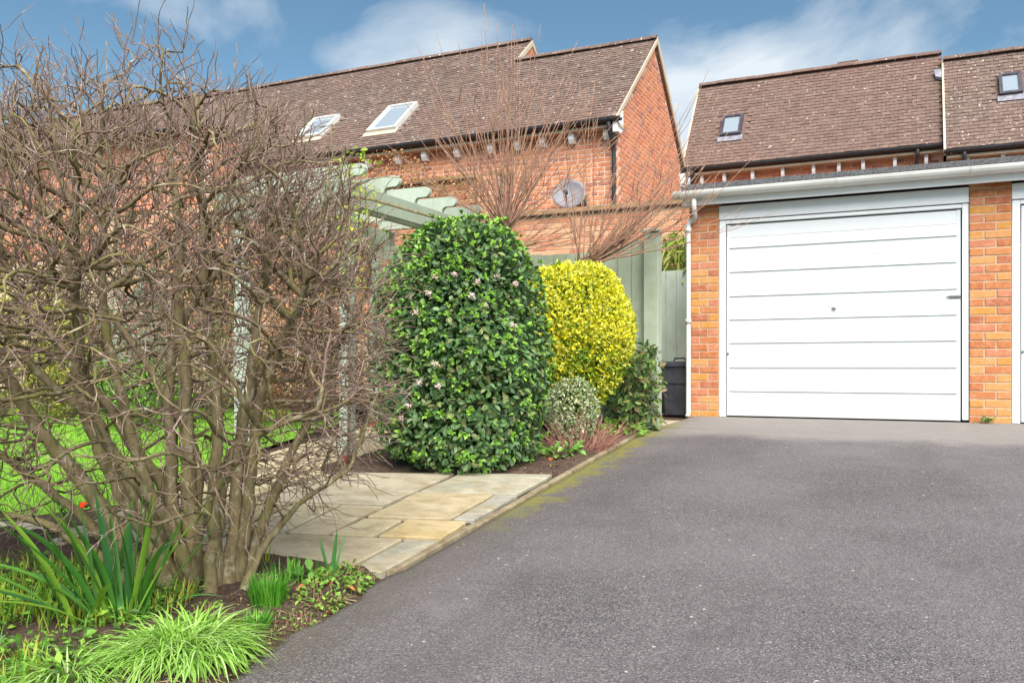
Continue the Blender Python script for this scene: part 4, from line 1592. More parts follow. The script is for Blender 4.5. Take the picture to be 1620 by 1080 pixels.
def gold(Pp, nr):
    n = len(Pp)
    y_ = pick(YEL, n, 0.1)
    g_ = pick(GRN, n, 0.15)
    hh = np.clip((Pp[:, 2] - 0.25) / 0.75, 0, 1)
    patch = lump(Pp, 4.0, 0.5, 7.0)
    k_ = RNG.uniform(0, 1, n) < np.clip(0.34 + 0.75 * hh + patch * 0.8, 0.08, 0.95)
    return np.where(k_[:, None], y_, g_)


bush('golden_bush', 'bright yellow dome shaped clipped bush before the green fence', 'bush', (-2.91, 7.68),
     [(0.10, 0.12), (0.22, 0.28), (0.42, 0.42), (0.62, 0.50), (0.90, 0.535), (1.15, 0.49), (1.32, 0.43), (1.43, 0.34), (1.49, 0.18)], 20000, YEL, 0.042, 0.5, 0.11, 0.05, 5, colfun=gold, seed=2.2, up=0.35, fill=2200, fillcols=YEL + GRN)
VAR = [srgb(206, 210, 170), srgb(184, 194, 146), srgb(222, 222, 196), srgb(110, 138, 80), srgb(140, 160, 104)]
bush('variegated_bush', 'small round cream and green variegated bush left of the dead stems', 'bush', (-2.79, 7.22),
     [(-0.10, 0.12), (-0.02, 0.19), (0.10, 0.235), (0.22, 0.24), (0.33, 0.20), (0.41, 0.12), (0.44, 0.05)], 2600, VAR, 0.034, 0.5, 0.06, 0.015, 9)
POST = [srgb(76, 108, 54), srgb(98, 130, 64), srgb(118, 146, 78), srgb(60, 90, 48), srgb(132, 120, 84), srgb(150, 160, 90)]
bush('loose_bush', 'loose leafy green bush growing against the fence post', 'bush', (-2.55, 8.28),
     [(-0.06, 0.20), (0.08, 0.25), (0.3, 0.27), (0.55, 0.29), (0.70, 0.25), (0.78, 0.12)], 1100, POST, 0.075, 0.42, 0.22, 0.05, 7, mat='leaf', tmpl=oval, up=-0.15)
bush('laurel', 'long leaved green shrub showing above the passage fence', 'shrub', (-2.75, 11.9),
     [(1.0, 0.4), (1.8, 0.52), (2.2, 0.5), (2.36, 0.36), (2.42, 0.15)], 1500, [srgb(126, 150, 50), srgb(152, 170, 70), srgb(90, 120, 44), srgb(178, 184, 96)], 0.15, 0.24, 0.25, 0.04, 5, mat='leaf', tmpl=oval, up=-0.7, rnd=0.35)
# garden border beyond the lawn
BGD = [
    ('golden_shrub', 'yellow green shrub at the left edge beyond the lawn', at(40, 11.0), 1.9, 0.75, [srgb(176, 178, 60), srgb(150, 160, 60), srgb(198, 190, 90)], 0.06, 0.45),
    ('silver_shrub', 'silvery grey green shrub behind the bare shrub beyond the lawn', at(225, 11.3), 2.0, 0.45, [srgb(150, 166, 150), srgb(98, 124, 104), srgb(186, 196, 184)], 0.05, 0.4),
    ('garden_shrub', 'low fresh green shrub at the back of the lawn', at(215, 10.2), 0.75, 0.6, [srgb(108, 158, 46), srgb(138, 184, 64), srgb(86, 134, 40)], 0.06, 0.5),
    ('olive_shrub', 'olive green shrub behind the lawn left of the pergola', at(330, 11.3), 2.1, 0.62, [srgb(112, 124, 66), srgb(132, 138, 82), srgb(90, 104, 54)], 0.05, 0.4),
    ('russet_shrub', 'russet brown leaved shrub inside the pergola opening', at(455, 9.9), 1.0, 0.55, [srgb(146, 96, 70), srgb(120, 76, 58), srgb(168, 124, 84), srgb(110, 100, 60)], 0.05, 0.45),
    ('tan_shrub', 'tan winter brown shrub behind the pergola', at(560, 11.6), 2.3, 0.62, [srgb(186, 142, 82), srgb(160, 124, 74), srgb(142, 128, 70)], 0.05, 0.4),
    ('leafy_shrub', 'mixed green and rust shrub at far left of the border', at(120, 11.5), 1.7, 0.6, [srgb(134, 148, 70), srgb(168, 120, 78), srgb(108, 134, 58)], 0.055, 0.45),
    ('brown_hedge', 'brown twiggy hedge shrub far left before the brick wall', at(-20, 12.6), 2.5, 0.9, [srgb(128, 104, 72), srgb(104, 98, 62), srgb(150, 118, 84)], 0.05, 0.4),
    ('dark_shrub', 'dark green shrub against the wall left of the silvery shrub', at(165, 12.8), 2.4, 0.75, [srgb(84, 104, 62), srgb(110, 122, 76), srgb(68, 86, 52)], 0.05, 0.4),
    ('grey_shrub', 'grey brown twiggy shrub against the wall behind silvery shrub', at(285, 12.9), 2.5, 0.7, [srgb(126, 114, 90), srgb(108, 108, 76), srgb(148, 132, 104)], 0.05, 0.4),
    ('moss_shrub', 'mossy green shrub left of the pergola by the wall', at(405, 12.6), 2.5, 0.75, [srgb(106, 112, 64), srgb(128, 126, 78), srgb(90, 98, 58)], 0.05, 0.4),
    ('bronze_shrub', 'bronze leaved shrub behind the pergola path', at(490, 12.2), 2.2, 0.6, [srgb(136, 104, 74), srgb(116, 106, 64), srgb(156, 122, 80)], 0.05, 0.4),
    ('ochre_shrub', 'ochre leaved shrub at the left frame edge', at(85, 12.4), 2.2, 0.7, [srgb(150, 134, 66), srgb(124, 118, 62), srgb(166, 146, 80)], 0.05, 0.4),
]
for (nm, lb, c, h_, r_, cols, ls, wr) in BGD:
    g = G(c[1])
    bush(nm, lb, 'shrub', c, [(g + 0.02, r_ * 0.6), (g + h_ * 0.25, r_ * 0.95), (g + h_ * 0.55, r_), (g + h_ * 0.8, r_ * 0.75), (g + h_ * 0.95, r_ * 0.4), (g + h_, r_ * 0.1)], int(1500 + 1300 * h_), cols, ls, wr, r_ * 0.5, 0.12, 4, seed=c[0])

# ------------------------------------------------------------------ the bare shrub (space colonisation)
SB = np.array([-2.84, 2.86])
AX, RX = np.array([-math.sin(R(25)), math.cos(R(25))]), np.array([math.cos(R(25)), math.sin(R(25))])
SG = G(SB[1])
hs_ = [0.22, 0.3, 0.45, 0.6, 0.9, 1.2, 1.54, 1.77, 1.93, 2.05, 2.14, 2.20]
rs_ = [0.26, 0.42, 0.68, 0.84, 0.97, 1.0, 0.98, 0.87, 0.72, 0.58, 0.40, 0.14]
rng = np.random.default_rng(11)


def inside(l_, d_, h_):
    ok = np.zeros(len(l_), bool)
    r1 = np.interp(h_, hs_, rs_)
    c1 = -0.20 * np.clip(h_ / 1.2, 0, 1)
    e1 = np.sqrt((l_ - c1) ** 2 + (d_ / 0.95) ** 2) / r1
    h2 = h_ + 0.06
    r2 = np.interp(h2, hs_, rs_) * 0.95
    c2 = -0.85 * np.clip(h_ / 0.9, 0, 1)
    e2 = np.sqrt((l_ - c2) ** 2 + ((d_ - 0.15) / 0.85) ** 2) / r2
    return np.minimum(e1, e2)


def sample(n, lo, hi):
    out = []
    while sum(len(o) for o in out) < n:
        q_ = rng.uniform([-2.05, -1.2, 0.22], [1.05, 1.2, 2.42], (20000, 3))
        e = inside(q_[:, 0], q_[:, 1], q_[:, 2])
        out.append(q_[(e > lo) & (e < hi)])
    return np.vstack(out)[:n]


up_att = sample(9000, 0.5, 1.0)
ATT = np.vstack([sample(4000, 0.64, 1.0), sample(1000, 0.25, 0.72), up_att[up_att[:, 2] > 1.35][:2000]])
open_ = (ATT[:, 2] < 1.0) & (ATT[:, 1] < 0.15) & (np.abs(ATT[:, 0] + 0.05) < 0.6) & (rng.uniform(0, 1, len(ATT)) < 0.72)
ATT = ATT[~open_]
# main stems: angle out of the base cluster, tilt, length
nodes, par = [], []
stem_ids = []
STEMS = []
st_rng = random.Random(5)
# main stems fan out of one tight stool: (sideways m, up m) along each stem, depth reached, base radius
SPEC = [
    ([(-0.16, 0), (-0.27, 0.25), (-0.47, 0.57), (-0.66, 0.82), (-0.82, 1.18), (-0.90, 1.5)], -0.25, 0.056),
    ([(-0.08, 0), (-0.17, 0.27), (-0.33, 0.55), (-0.43, 0.84), (-0.47, 1.18), (-0.50, 1.55)], 0.10, 0.050),
    ([(0.01, 0), (-0.04, 0.24), (-0.13, 0.44), (-0.24, 0.56), (-0.38, 0.82), (-0.60, 1.05), (-0.75, 1.3)], -0.40, 0.042),
    ([(0.04, 0), (0.01, 0.38), (-0.02, 0.72), (-0.04, 1.06), (-0.08, 1.37), (-0.07, 1.72), (-0.13, 1.95)], 0.05, 0.050),
    ([(-0.04, 0), (-0.14, 0.48), (-0.17, 0.83), (-0.18, 1.18), (-0.07, 1.43), (0.04, 1.55)], 0.22, 0.044),
    ([(0.12, 0), (0.20, 0.38), (0.23, 0.66), (0.30, 0.95), (0.38, 1.17), (0.50, 1.4)], -0.28, 0.042),
    ([(0.15, 0), (0.24, 0.35), (0.35, 0.66), (0.47, 0.95), (0.58, 1.23)], 0.22, 0.038),
    ([(0.11, 0), (0.14, 0.43), (0.17, 0.83), (0.21, 1.29), (0.24, 1.7)], 0.38, 0.044),
    ([(0.07, 0), (0.10, 0.66), (0.08, 1.23), (0.04, 1.71), (0.01, 2.0)], -0.15, 0.040),
    ([(-0.17, 0.0), (-0.25, 0.1), (-0.38, 0.24), (-0.62, 0.41), (-0.90, 0.47)], -0.15, 0.036),
    ([(-0.14, 0), (-0.30, 0.2), (-0.47, 0.30), (-0.72, 0.50), (-1.0, 0.66), (-1.15, 0.9)], 0.15, 0.038),
    ([(-0.02, 0), (-0.07, 0.66), (-0.32, 1.06), (-0.55, 1.29), (-0.72, 1.51)], 0.35, 0.038),
    ([(-0.04, 0), (0.04, 0.27), (0.16, 0.55), (0.33, 0.78), (0.58, 0.89)], -0.35, 0.030),
    ([(-0.08, 0), (-0.21, 0.66), (-0.35, 1.23), (-0.35, 1.65), (-0.30, 1.91)], -0.05, 0.040),
    ([(0.16, 0), (0.29, 0.30), (0.46, 0.49), (0.65, 0.61)], 0.05, 0.026),
    ([(0.05, 0), (0.05, 0.5), (0.14, 1.0), (0.30, 1.4), (0.38, 1.7)], 0.60, 0.036),
    ([(-0.10, 0), (-0.20, 0.5), (-0.55, 0.9), (-0.95, 1.3), (-1.1, 1.6)], 0.50, 0.038),
    ([(-0.06, 0), (-0.12, 0.4), (-0.25, 0.75), (-0.30, 1.2), (-0.22, 1.6)], -0.60, 0.034),
]
SRAD = []
for (pts_, dep_, rb_) in SPEC:
    P2 = np.array(pts_)
    seg = np.concatenate([[0], np.cumsum(np.linalg.norm(np.diff(P2, axis=0), axis=1))])
    n_ = int(seg[-1] / 0.05) + 1
    uu = np.linspace(0, seg[-1], n_)
    # rounded course through the points
    lx, hz = np.interp(uu, seg, P2[:, 0]), np.interp(uu, seg, P2[:, 1])
    for _ in range(3):
        lx[1:-1] = (lx[:-2] + 2 * lx[1:-1] + lx[2:]) / 4
        hz[1:-1] = (hz[:-2] + 2 * hz[1:-1] + hz[2:]) / 4
    dd_ = st_rng.uniform(-0.09, 0.09) + dep_ * (uu / uu[-1]) ** 1.2
    wob = np.cumsum(np.array([[st_rng.gauss(0, 0.006) for _ in range(3)] for _ in range(n_)]), 0)
    prev = -1
    chain = []
    for k_ in range(n_):
        nodes.append(np.array([lx[k_] + wob[k_, 0], dd_[k_] + wob[k_, 1], hz[k_] - 0.05]))
        par.append(prev)
        prev = len(nodes) - 1
        chain.append(prev)
    STEMS.append(chain)
    SRAD.append(rb_)
n0 = len(nodes)
cap_n = 60000
POS = np.zeros((cap_n, 3))
PAR = np.full(cap_n, -1)
NCH = np.zeros(cap_n, int)
POS[:n0] = nodes
PAR[:n0] = par
cnt = n0
A_ = ATT.copy()
nd = np.full(len(A_), 1e9)
ni = np.zeros(len(A_), int)
start = 0
STEP = 0.046
for it in range(85):
    new = POS[start:cnt]
    if len(new) == 0:
        break
    for c0 in range(0, len(new), 400):
        ch = new[c0:c0 + 400]
        d2 = ((A_[:, None, :] - ch[None]) ** 2).sum(-1)
        j = d2.argmin(1)
        b = d2[np.arange(len(A_)), j]
        up_ = b < nd
        nd[up_] = b[up_]
        ni[up_] = start + c0 + j[up_]
    alive = nd > 0.045 ** 2
    A_, nd, ni = A_[alive], nd[alive], ni[alive]
    if len(A_) == 0:
        break
    act = nd < 0.6 ** 2
    if not act.any():
        break
    dirs = A_[act] - POS[ni[act]]
    dirs /= np.linalg.norm(dirs, axis=1)[:, None]
    acc = np.zeros((cnt, 3))
    np.add.at(acc, ni[act], dirs)
    idx = np.unique(ni[act])
    idx = idx[NCH[idx] < 3]
    if len(idx) == 0:
        break
    dv = acc[idx] / (np.linalg.norm(acc[idx], axis=1)[:, None] + 1e-9)
    pv = POS[idx] - POS[np.maximum(PAR[idx], 0)]
    pv[PAR[idx] < 0] = 0
    pv /= np.linalg.norm(pv, axis=1)[:, None] + 1e-9
    fresh = (idx < n0)[:, None]
    ov = POS[idx] - np.array([-0.15, 0, 0.35])
    ov /= np.linalg.norm(ov, axis=1)[:, None] + 1e-9
    dv = dv + np.where(fresh, 0.25, 0.6) * pv + 0.38 * ov + rng.normal(0, 0.24, dv.shape)
    dv /= np.linalg.norm(dv, axis=1)[:, None]
    newp = POS[idx] + dv * STEP
    k_ = min(len(newp), cap_n - cnt)
    POS[cnt:cnt + k_] = newp[:k_]
    PAR[cnt:cnt + k_] = idx[:k_]
    NCH[idx[:k_]] += 1
    start = cnt
    cnt += k_
POS, PAR = POS[:cnt], PAR[:cnt]
# spur twigs on the outer growth
ext_p, ext_par = [], []
kids = np.bincount(PAR[PAR >= 0], minlength=cnt)
e_all = inside(POS[:, 0], POS[:, 1], POS[:, 2])
base_n = cnt
for i in range(n0, cnt):
    tipn = kids[i] == 0
    ns = (3 if tipn else (1 if rng.uniform() < 0.6 else 0))
    if not tipn and e_all[i] < 0.55 and rng.uniform() < 0.7:
        ns = 0
    for s in range(ns):
        d = POS[i] - POS[PAR[i]]
        d = d / (np.linalg.norm(d) + 1e-9)
        if not (tipn and s == 0):
            q_ = rng.normal(0, 1, 3)
            q_ -= d * q_.dot(d)
            d = d * 0.45 + q_ / np.linalg.norm(q_) * 0.9
        out_ = np.array([POS[i, 0] + 0.3, POS[i, 1], (POS[i, 2] - 0.9) * 0.8])
        out_ /= np.linalg.norm(out_) + 1e-9
        d = d + out_ * 0.7 + np.array([0, 0, 0.6 if POS[i, 2] > 1.3 else 0.12])
        pp, p = i, POS[i].copy()
        outer = e_all[i] > 0.62 and (POS[i, 2] > 1.25 or POS[i, 0] > 0.3)
        for s2 in range(int(rng.integers(4, 9)) if outer and rng.uniform() < 0.45 else int(rng.integers(2, 6))):
            d = d / np.linalg.norm(d) + rng.normal(0, 0.17, 3)
            d /= np.linalg.norm(d)
            p = p + d * rng.uniform(0.02, 0.042)
            ext_p.append(p.copy())
            ext_par.append(pp)
            pp = base_n + len(ext_p) - 1
POS = np.vstack([POS, np.array(ext_p)])
PAR = np.concatenate([PAR, np.array(ext_par, int)])
tot = len(POS)
RAD = np.zeros(tot)
acc = np.zeros(tot)
EXP = 2.28
for i in range(tot - 1, -1, -1):
    r_ = max(acc[i] ** (1 / EXP), 0.0019)
    RAD[i] = r_
    if PAR[i] >= 0:
        acc[PAR[i]] += r_ ** EXP
# base stems keep a stout taper
for ch, rb in zip(STEMS, SRAD):
    for s_, i in enumerate(ch):
        RAD[i] = 0.84 * rb * (1 - 0.68 * (s_ / len(ch)) ** 0.9)
        if s_ < 4:
            RAD[i] *= 1 + 0.10 * (4 - s_)


def to_world(p):
    xy = SB + np.outer(p[:, 0], RX) + np.outer(p[:, 1], AX)
    return np.column_stack([xy, p[:, 2] + SG])


WP = to_world(POS)
shrub = tag(empty('bare_shrub', (SB[0], SB[1], SG)), 'large leafless many stemmed shrub with tangled purple grey twigs', 'shrub')
for ch in STEMS:
    pth = WP[ch]
    m = MB()
    # subdivide for a knobbly stem
    tt = np.linspace(0, len(ch) - 1, len(ch) * 2 - 1)
    q_ = np.column_stack([np.interp(tt, np.arange(len(ch)), pth[:, k_]) for k_ in range(3)])
    rr = np.interp(tt, np.arange(len(ch)), RAD[ch]) * (1 + 0.07 * np.sin(tt * 2.1 + ch[0]) + rng.normal(0, 0.04, len(tt)))
    m.tube(q_, rr, 10)
    m.build('stem', M['bark'], shrub, True)
children = [[] for _ in range(tot)]
for i in range(tot):
    if PAR[i] >= 0:
        children[PAR[i]].append(i)
in_stem = np.zeros(tot, bool)
for ch in STEMS:
    in_stem[ch] = True
thick, thin = MB(), MB()
starts = []
for i in range(tot):
    if in_stem[i]:
        starts += [(i, c_) for c_ in children[i] if not in_stem[c_]]
while starts:
    p0, c_ = starts.pop()
    path = [p0]
    while True:
        path.append(c_)
        ks = children[c_]
        if not ks:
            break
        ks = sorted(ks, key=lambda k_: -RAD[k_])
        for k_ in ks[1:]:
            starts.append((c_, k_))
        c_ = ks[0]
    rr = RAD[path].copy()
    rr[0] = rr[1]
    rr[-1] *= 0.7
    r0 = rr.max()
    (thick if r0 > 0.0055 else thin).tube(WP[path], rr, 7 if r0 > 0.012 else (5 if r0 > 0.0065 else 3), cap=False)
thick.build('branches', M['bark'], shrub, True, 'stuff')
thin.build('twigs', M['twig'], shrub, True, 'stuff')
print('shrub nodes', tot)

# ------------------------------------------------------------------ pollarded shrub with long whips behind the evergreen bush
ws = tag(empty('pollarded_shrub', (-3.45, 8.05, G(8.05))), 'bare shrub with fans of long thin reddish whips before the fence', 'shrub')
HD = [np.array([-3.70, 7.75, 1.95]), np.array([-2.90, 7.95, 1.56])]
m = MB()
b0 = np.array([-3.45, 8.05, G(8.05) - 0.04])
m.tube([b0, b0 + [-0.02, -0.03, 0.5], b0 + [-0.12, -0.12, 1.3], HD[0] - [0, 0, 0.12], HD[0]], [0.05, 0.045, 0.035, 0.035, 0.022], 9)
m.build('trunk', M['bark'], ws, True)
m = MB()
m.tube([b0 + [-0.03, -0.05, 0.7], b0 + [0.1, -0.08, 1.15], b0 + [0.3, -0.1, 1.5], HD[1] - [0.12, 0, 0.03], HD[1]], [0.035, 0.03, 0.026, 0.034, 0.03], 9)
m.build('limb', M['bark'], ws, True)
wr_ = random.Random(21)
RX3, AX3 = np.array([RX[0], RX[1], 0]), np.array([AX[0], AX[1], 0])


def whip(p, ang, dep, ln_, bend, r0):
    n_ = 9
    pts = [p]
    for i in range(n_):
        a_ = ang + bend * (i / n_)
        d = RX3 * math.sin(a_) + np.array([0, 0, 1]) * math.cos(a_) + AX3 * dep
        d = d / np.linalg.norm(d)
        pts.append(pts[-1] + d * ln_ / n_ + np.array([wr_.gauss(0, 0.009), wr_.gauss(0, 0.009), wr_.gauss(0, 0.009)]))
    m = MB()
    m.tube(pts, np.linspace(r0, 0.0022, n_ + 1), 5)
    if ln_ > 0.8:
        for i in range(2, n_ - 1, 2):
            if wr_.random() < 0.55:
                q0 = np.array(pts[i])
                dd_ = np.array(pts[i + 1]) - q0
                dd_ = dd_ / np.linalg.norm(dd_) + RX3 * wr_.choice([-0.5, 0.5]) + AX3 * wr_.uniform(-0.3, 0.3)
                dd_ /= np.linalg.norm(dd_)
                l2 = wr_.uniform(0.12, 0.45)
                m.tube([q0, q0 + dd_ * l2 * 0.5 + np.array([0, 0, 0.02]), q0 + dd_ * l2 + np.array([0, 0, 0.08])], [0.003, 0.0025, 0.0018], 4)
    o_ = m.build('shoot', M['whip'], ws, True)
    return pts


for k_ in range(74):
    ang = R(wr_.choice([wr_.gauss(2, 14), wr_.uniform(-48, 66), wr_.gauss(28, 14)]))
    p0 = HD[0] + np.array([wr_.uniform(-0.05, 0.05), wr_.uniform(-0.04, 0.04), wr_.uniform(-0.12, 0.0)])
    pts = whip(p0, ang * 1.15, wr_.uniform(-0.25, 0.25), wr_.uniform(0.9, 2.35) * (1 - 0.22 * abs(ang)), -ang * wr_.uniform(0.1, 0.7) + wr_.gauss(0, 0.14), wr_.uniform(0.0045, 0.0085))
for k_ in range(46):
    ang = R(wr_.choice([wr_.gauss(50, 16), wr_.gauss(18, 20), wr_.gauss(66, 10)]))
    p0 = HD[1] + np.array([wr_.uniform(-0.12, 0.06), wr_.uniform(-0.04, 0.04), wr_.uniform(-0.05, 0.02)])
    whip(p0, ang, wr_.uniform(-0.3, 0.2), wr_.uniform(0.5, 2.0), -abs(ang) * 0.5 * wr_.uniform(0.2, 1.2), wr_.uniform(0.005, 0.008))
for k_ in range(14):
    whip(HD[0], R(wr_.uniform(-70, -25)), wr_.uniform(-0.2, 0.2), wr_.uniform(0.6, 1.5), wr_.uniform(0.1, 0.6), 0.005)
for k_ in range(14):
    whip(HD[1], R(wr_.uniform(40, 75)), wr_.uniform(-0.3, 0.1), wr_.uniform(1.2, 2.1), -wr_.uniform(0.3, 0.9), 0.0065)
for k_ in range(16):
    whip(HD[0] + np.array([0.1, 0.05, -0.25]), R(wr_.uniform(40, 85)), wr_.uniform(-0.2, 0.2), wr_.uniform(0.5, 1.0), wr_.uniform(-0.6, 0.2), 0.005)

# ------------------------------------------------------------------ climber on the pergola
cl = tag(empty('climber', (-4.15, 5.72, G(5.72))), 'thin climbing vine with pale yellow green leaves on pergola corner', 'climber')
m = MB()
m.tube([(-4.13, 5.76, G(5.76)), (-4.10, 5.74, 0.6), (-4.14, 5.74, 1.3), (-4.11, 5.72, 1.75), (-4.06, 5.73, 2.05)], [0.012, 0.011, 0.009, 0.007, 0.004], 6)
m.tube([(-4.12, 5.73, 1.90), (-3.9, 5.75, 1.86), (-3.65, 5.80, 1.78), (-3.40, 5.86, 1.70)], [0.012, 0.012, 0.011, 0.010], 6)
m.build('stem', M['bark'], cl, True)
m = MB()
k_ = 260
c0 = np.column_stack([RNG.normal(-4.04, 0.11, k_), RNG.normal(5.70, 0.05, k_), RNG.uniform(1.15, 2.25, k_)])
l_ = RNG.uniform(0.03, 0.06, k_)
scatter(m, oval, c0, frames(RNG.normal(0, 1, (k_, 3)) + [0.2, -0.2, -0.4], RNG.normal(0, 0.6, (k_, 3)) + [0.2, -0.8, 0.5]), l_, l_ * 0.5, pick([srgb(176, 196, 70), srgb(150, 184, 66), srgb(206, 214, 80)], k_))
m.build('foliage', M['leaf_matt'], cl, False, 'stuff')
# brown matted climber over the wall top behind the pergola
k_ = 4200
m = MB()
c0 = np.column_stack([RNG.uniform(-9.2, -6.2, k_), RNG.normal(12.33, 0.06, k_), 0 * np.zeros(k_)])
topz = 4.1 - 0.5 * np.clip((c0[:, 0] + 8.2) / 2.0, 0, 1) + 0.15 * np.sin(c0[:, 0] * 3)
c0[:, 2] = 1.2 + (topz - 1.2) * RNG.uniform(0, 1, k_) ** 0.55
iv = tag(empty('dry_climber', (-7.6, 12.3, 0)), 'tan dried climber matted over the garden wall behind the pergola', 'climber')
l_ = RNG.uniform(0.03, 0.075, k_)
scatter(m, simple_leaf(), c0, frames(RNG.normal(0, 1, (k_, 3)) + [0, -0.2, -0.6], RNG.normal(0, 0.6, (k_, 3)) + [0, -1, 0.3]), l_, l_ * 0.5, pick([srgb(186, 136, 98), srgb(162, 112, 80), srgb(204, 160, 120), srgb(140, 100, 74), srgb(150, 134, 80)], k_))
m.build('foliage', M['dry_leaf'], iv, False, 'stuff')
m = MB()
for x in (-8.6, -7.9, -7.2, -6.6):
    m.tube([(x, 12.3, -0.02), (x + 0.1, 12.28, 1.2), (x - 0.1, 12.3, 2.4), (x + 0.15, 12.3, 3.4)], [0.02, 0.016, 0.012, 0.006], 6)
m.build('stem', M['whip'], iv, True)

# ------------------------------------------------------------------ blades and grasses
def blade(m, p, az, lean, ln_, wd, curve, tint, nseg=7, fold=0.25):
    d = np.array([math.cos(az), math.sin(az), 0])
    side = np.array([-math.sin(az), math.cos(az), 0])
    pts = []
    q_ = np.array(p, float)
    a_ = lean
    for i in range(nseg + 1):
        t_ = i / nseg
        wv = wd * (0.75 + 0.6 * t_ if t_ < 0.4 else 0.99) * (1 - max(0, (t_ - 0.5) / 0.5) ** 1.7)
        up = np.array([0, 0, 1]) * math.sin(a_) - d * math.cos(a_)
        pts += [q_ - side * wv + up * wv * fold, q_.copy(), q_ + side * wv + up * wv * fold]
        q_ = q_ + (d * math.sin(a_) + np.array([0, 0, 1]) * math.cos(a_)) * ln_ / nseg
        if q_[2] < G(q_[1]) + 0.03:
            q_[2] = G(q_[1]) + 0.03
        a_ += curve / nseg
    f_ = []
    for i in range(nseg):
        b = i * 3
        f_ += [[b, b + 1, b + 4, b + 3], [b + 1, b + 2, b + 5, b + 4]]
    m.add(pts, [np.array(f_)], np.array(tint[:3]))


br = random.Random(3)


def tuft(name, label, cat, c, n, ln_, wd, spread, cols, lean=(0.05, 0.6), curve=(0.2, 1.4), single=False, mat='blade', group=None, rx=1.0):
    g = soil_z(*c) if c[1] < 9 else G(c[1])
    o = tag(empty(name, (c[0], c[1], g - 0.01)), label, cat, group)
    m = MB()
    for k_ in range(n):
        a_ = br.uniform(0, 2 * math.pi)
        r_ = spread * math.sqrt(br.uniform(0, 1))
        az = a_ + br.gauss(0, 0.5 if n < 600 else 1.3)
        q_ = (c[0] + r_ * math.cos(a_) * rx, c[1] + r_ * math.sin(a_), g - 0.015)
        cc = br.choice(cols)
        jj = br.uniform(0.82, 1.18)
        if single:
            m = MB()
        frac = r_ / max(spread, 1e-6)
        blade(m, q_, az, lean[0] + (lean[1] - lean[0]) * (0.35 * br.random() + 0.65 * frac), ln_ * br.uniform(0.6, 1.15), wd * br.uniform(0.75, 1.2), br.uniform(*curve), [min(1, v_ * jj) for v_ in cc[:3]], 6 if not single else 9)
        if single:
            m.build('blade', M[mat], o, True)
    if not single:
        m.build('blades', M[mat], o, True, 'stuff')
    return o


# strappy plant, every blade its own part
SG_ = [srgb(72, 130, 50), srgb(88, 148, 58), srgb(108, 164, 68), srgb(66, 118, 64), srgb(132, 172, 60), srgb(96, 148, 84)]
sp_ = tag(empty('strappy_plant', (-2.80, 2.43, soil_z(-2.80, 2.43) - 0.01)), 'clump of tall broad sword shaped dark green leaves below bare shrub', 'plant')


def strap(l0, ang, dep, ln_, wd, curve, c_):
    """blade leaning in the picture direction by ang (rad, right positive)"""
    az = math.atan2(RX[1], RX[0]) if ang >= 0 else math.atan2(-RX[1], -RX[0])
    az += dep
    p = np.array([-2.80, 2.43]) + RX * l0 + AX * br.uniform(-0.06, 0.06)
    m = MB()
    jj = br.uniform(0.85, 1.15)
    blade(m, (p[0], p[1], soil_z(p[0], p[1]) - 0.02), az, abs(ang), ln_, wd, curve, [v_ * jj for v_ in c_[:3]], 10, 0.35)
    m.build('blade', M['blade'], sp_, True)


for (l0, ang, dep, ln_, wd, cv) in [
    (0.02, 0.10, 0.6, 0.55, 0.017, 0.02), (0.03, 0.30, -0.5, 0.56, 0.017, -0.05), (0.06, 0.42, 0.5, 0.52, 0.016, 0.30), (0.08, 0.62, 0.3, 0.55, 0.015, 0.05),
    (0.0, -0.08, 0.8, 0.52, 0.018, 0.08), (-0.02, -0.22, -0.6, 0.55, 0.019, 0.15), (-0.04, -0.35, 0.5, 0.60, 0.019, 0.25), (-0.05, -0.30, -0.4, 0.62, 0.018, 0.9),
    (-0.06, -0.5, 0.3, 0.62, 0.018, 0.5), (-0.07, -0.45, -0.3, 0.70, 0.018, 1.1), (-0.08, -0.7, 0.2, 0.66, 0.017, 0.9), (0.01, 0.02, -0.9, 0.48, 0.016, 0.1),
    (0.03, 0.2, 1.0, 0.42, 0.015, 0.9), (0.05, 0.32, -0.8, 0.44, 0.015, 0.7), (-0.03, -0.15, 1.2, 0.44, 0.016, 0.6), (-0.10, -0.8, -0.4, 0.55, 0.016, 1.0),
    (-0.02, -0.05, 0.2, 0.60, 0.018, 0.05), (0.04, 0.15, 0.2, 0.58, 0.017, 0.02), (-0.09, -0.9, 0.5, 0.5, 0.014, 0.8), (0.00, -0.18, 0.4, 0.50, 0.015, -0.1),
    (0.10, 0.85, -0.2, 0.34, 0.013, 0.9), (-0.14, -0.2, 0.3, 0.56, 0.018, 0.2), (-0.16, -0.42, -0.2, 0.6, 0.018, 0.5), (-0.12, -0.1, 0.9, 0.5, 0.017, 0.1), (-0.18, -0.6, 0.4, 0.62, 0.017, 1.0), (-0.15, 0.08, 0.5, 0.5, 0.017, 0.05), (-0.2, -0.35, 0.7, 0.55, 0.017, 0.3), (0.07, 0.05, 0.4, 0.58, 0.018, 0.0), (0.09, 0.35, 0.7, 0.5, 0.016, 0.1), (0.05, -0.06, 0.3, 0.44, 0.016, 0.2), (-0.22, -0.9, 0.2, 0.6, 0.016, 0.9), (-0.1, 0.5, -0.9, 0.4, 0.014, 0.9), (0.02, -0.5, -1.0, 0.42, 0.015, 1.0), (-0.19, -0.15, 0.2, 0.46, 0.016, 0.5), (-0.04, 0.12, 0.9, 0.52, 0.017, 0.1), (-0.06, -0.28, 0.1, 0.56, 0.018, 0.35), (0.02, 0.24, 0.2, 0.47, 0.016, 0.12), (-0.11, -1.05, 0.1, 0.55, 0.015, 0.4)]:
    strap(l0, ang, dep, ln_, wd, cv, br.choice(SG_))
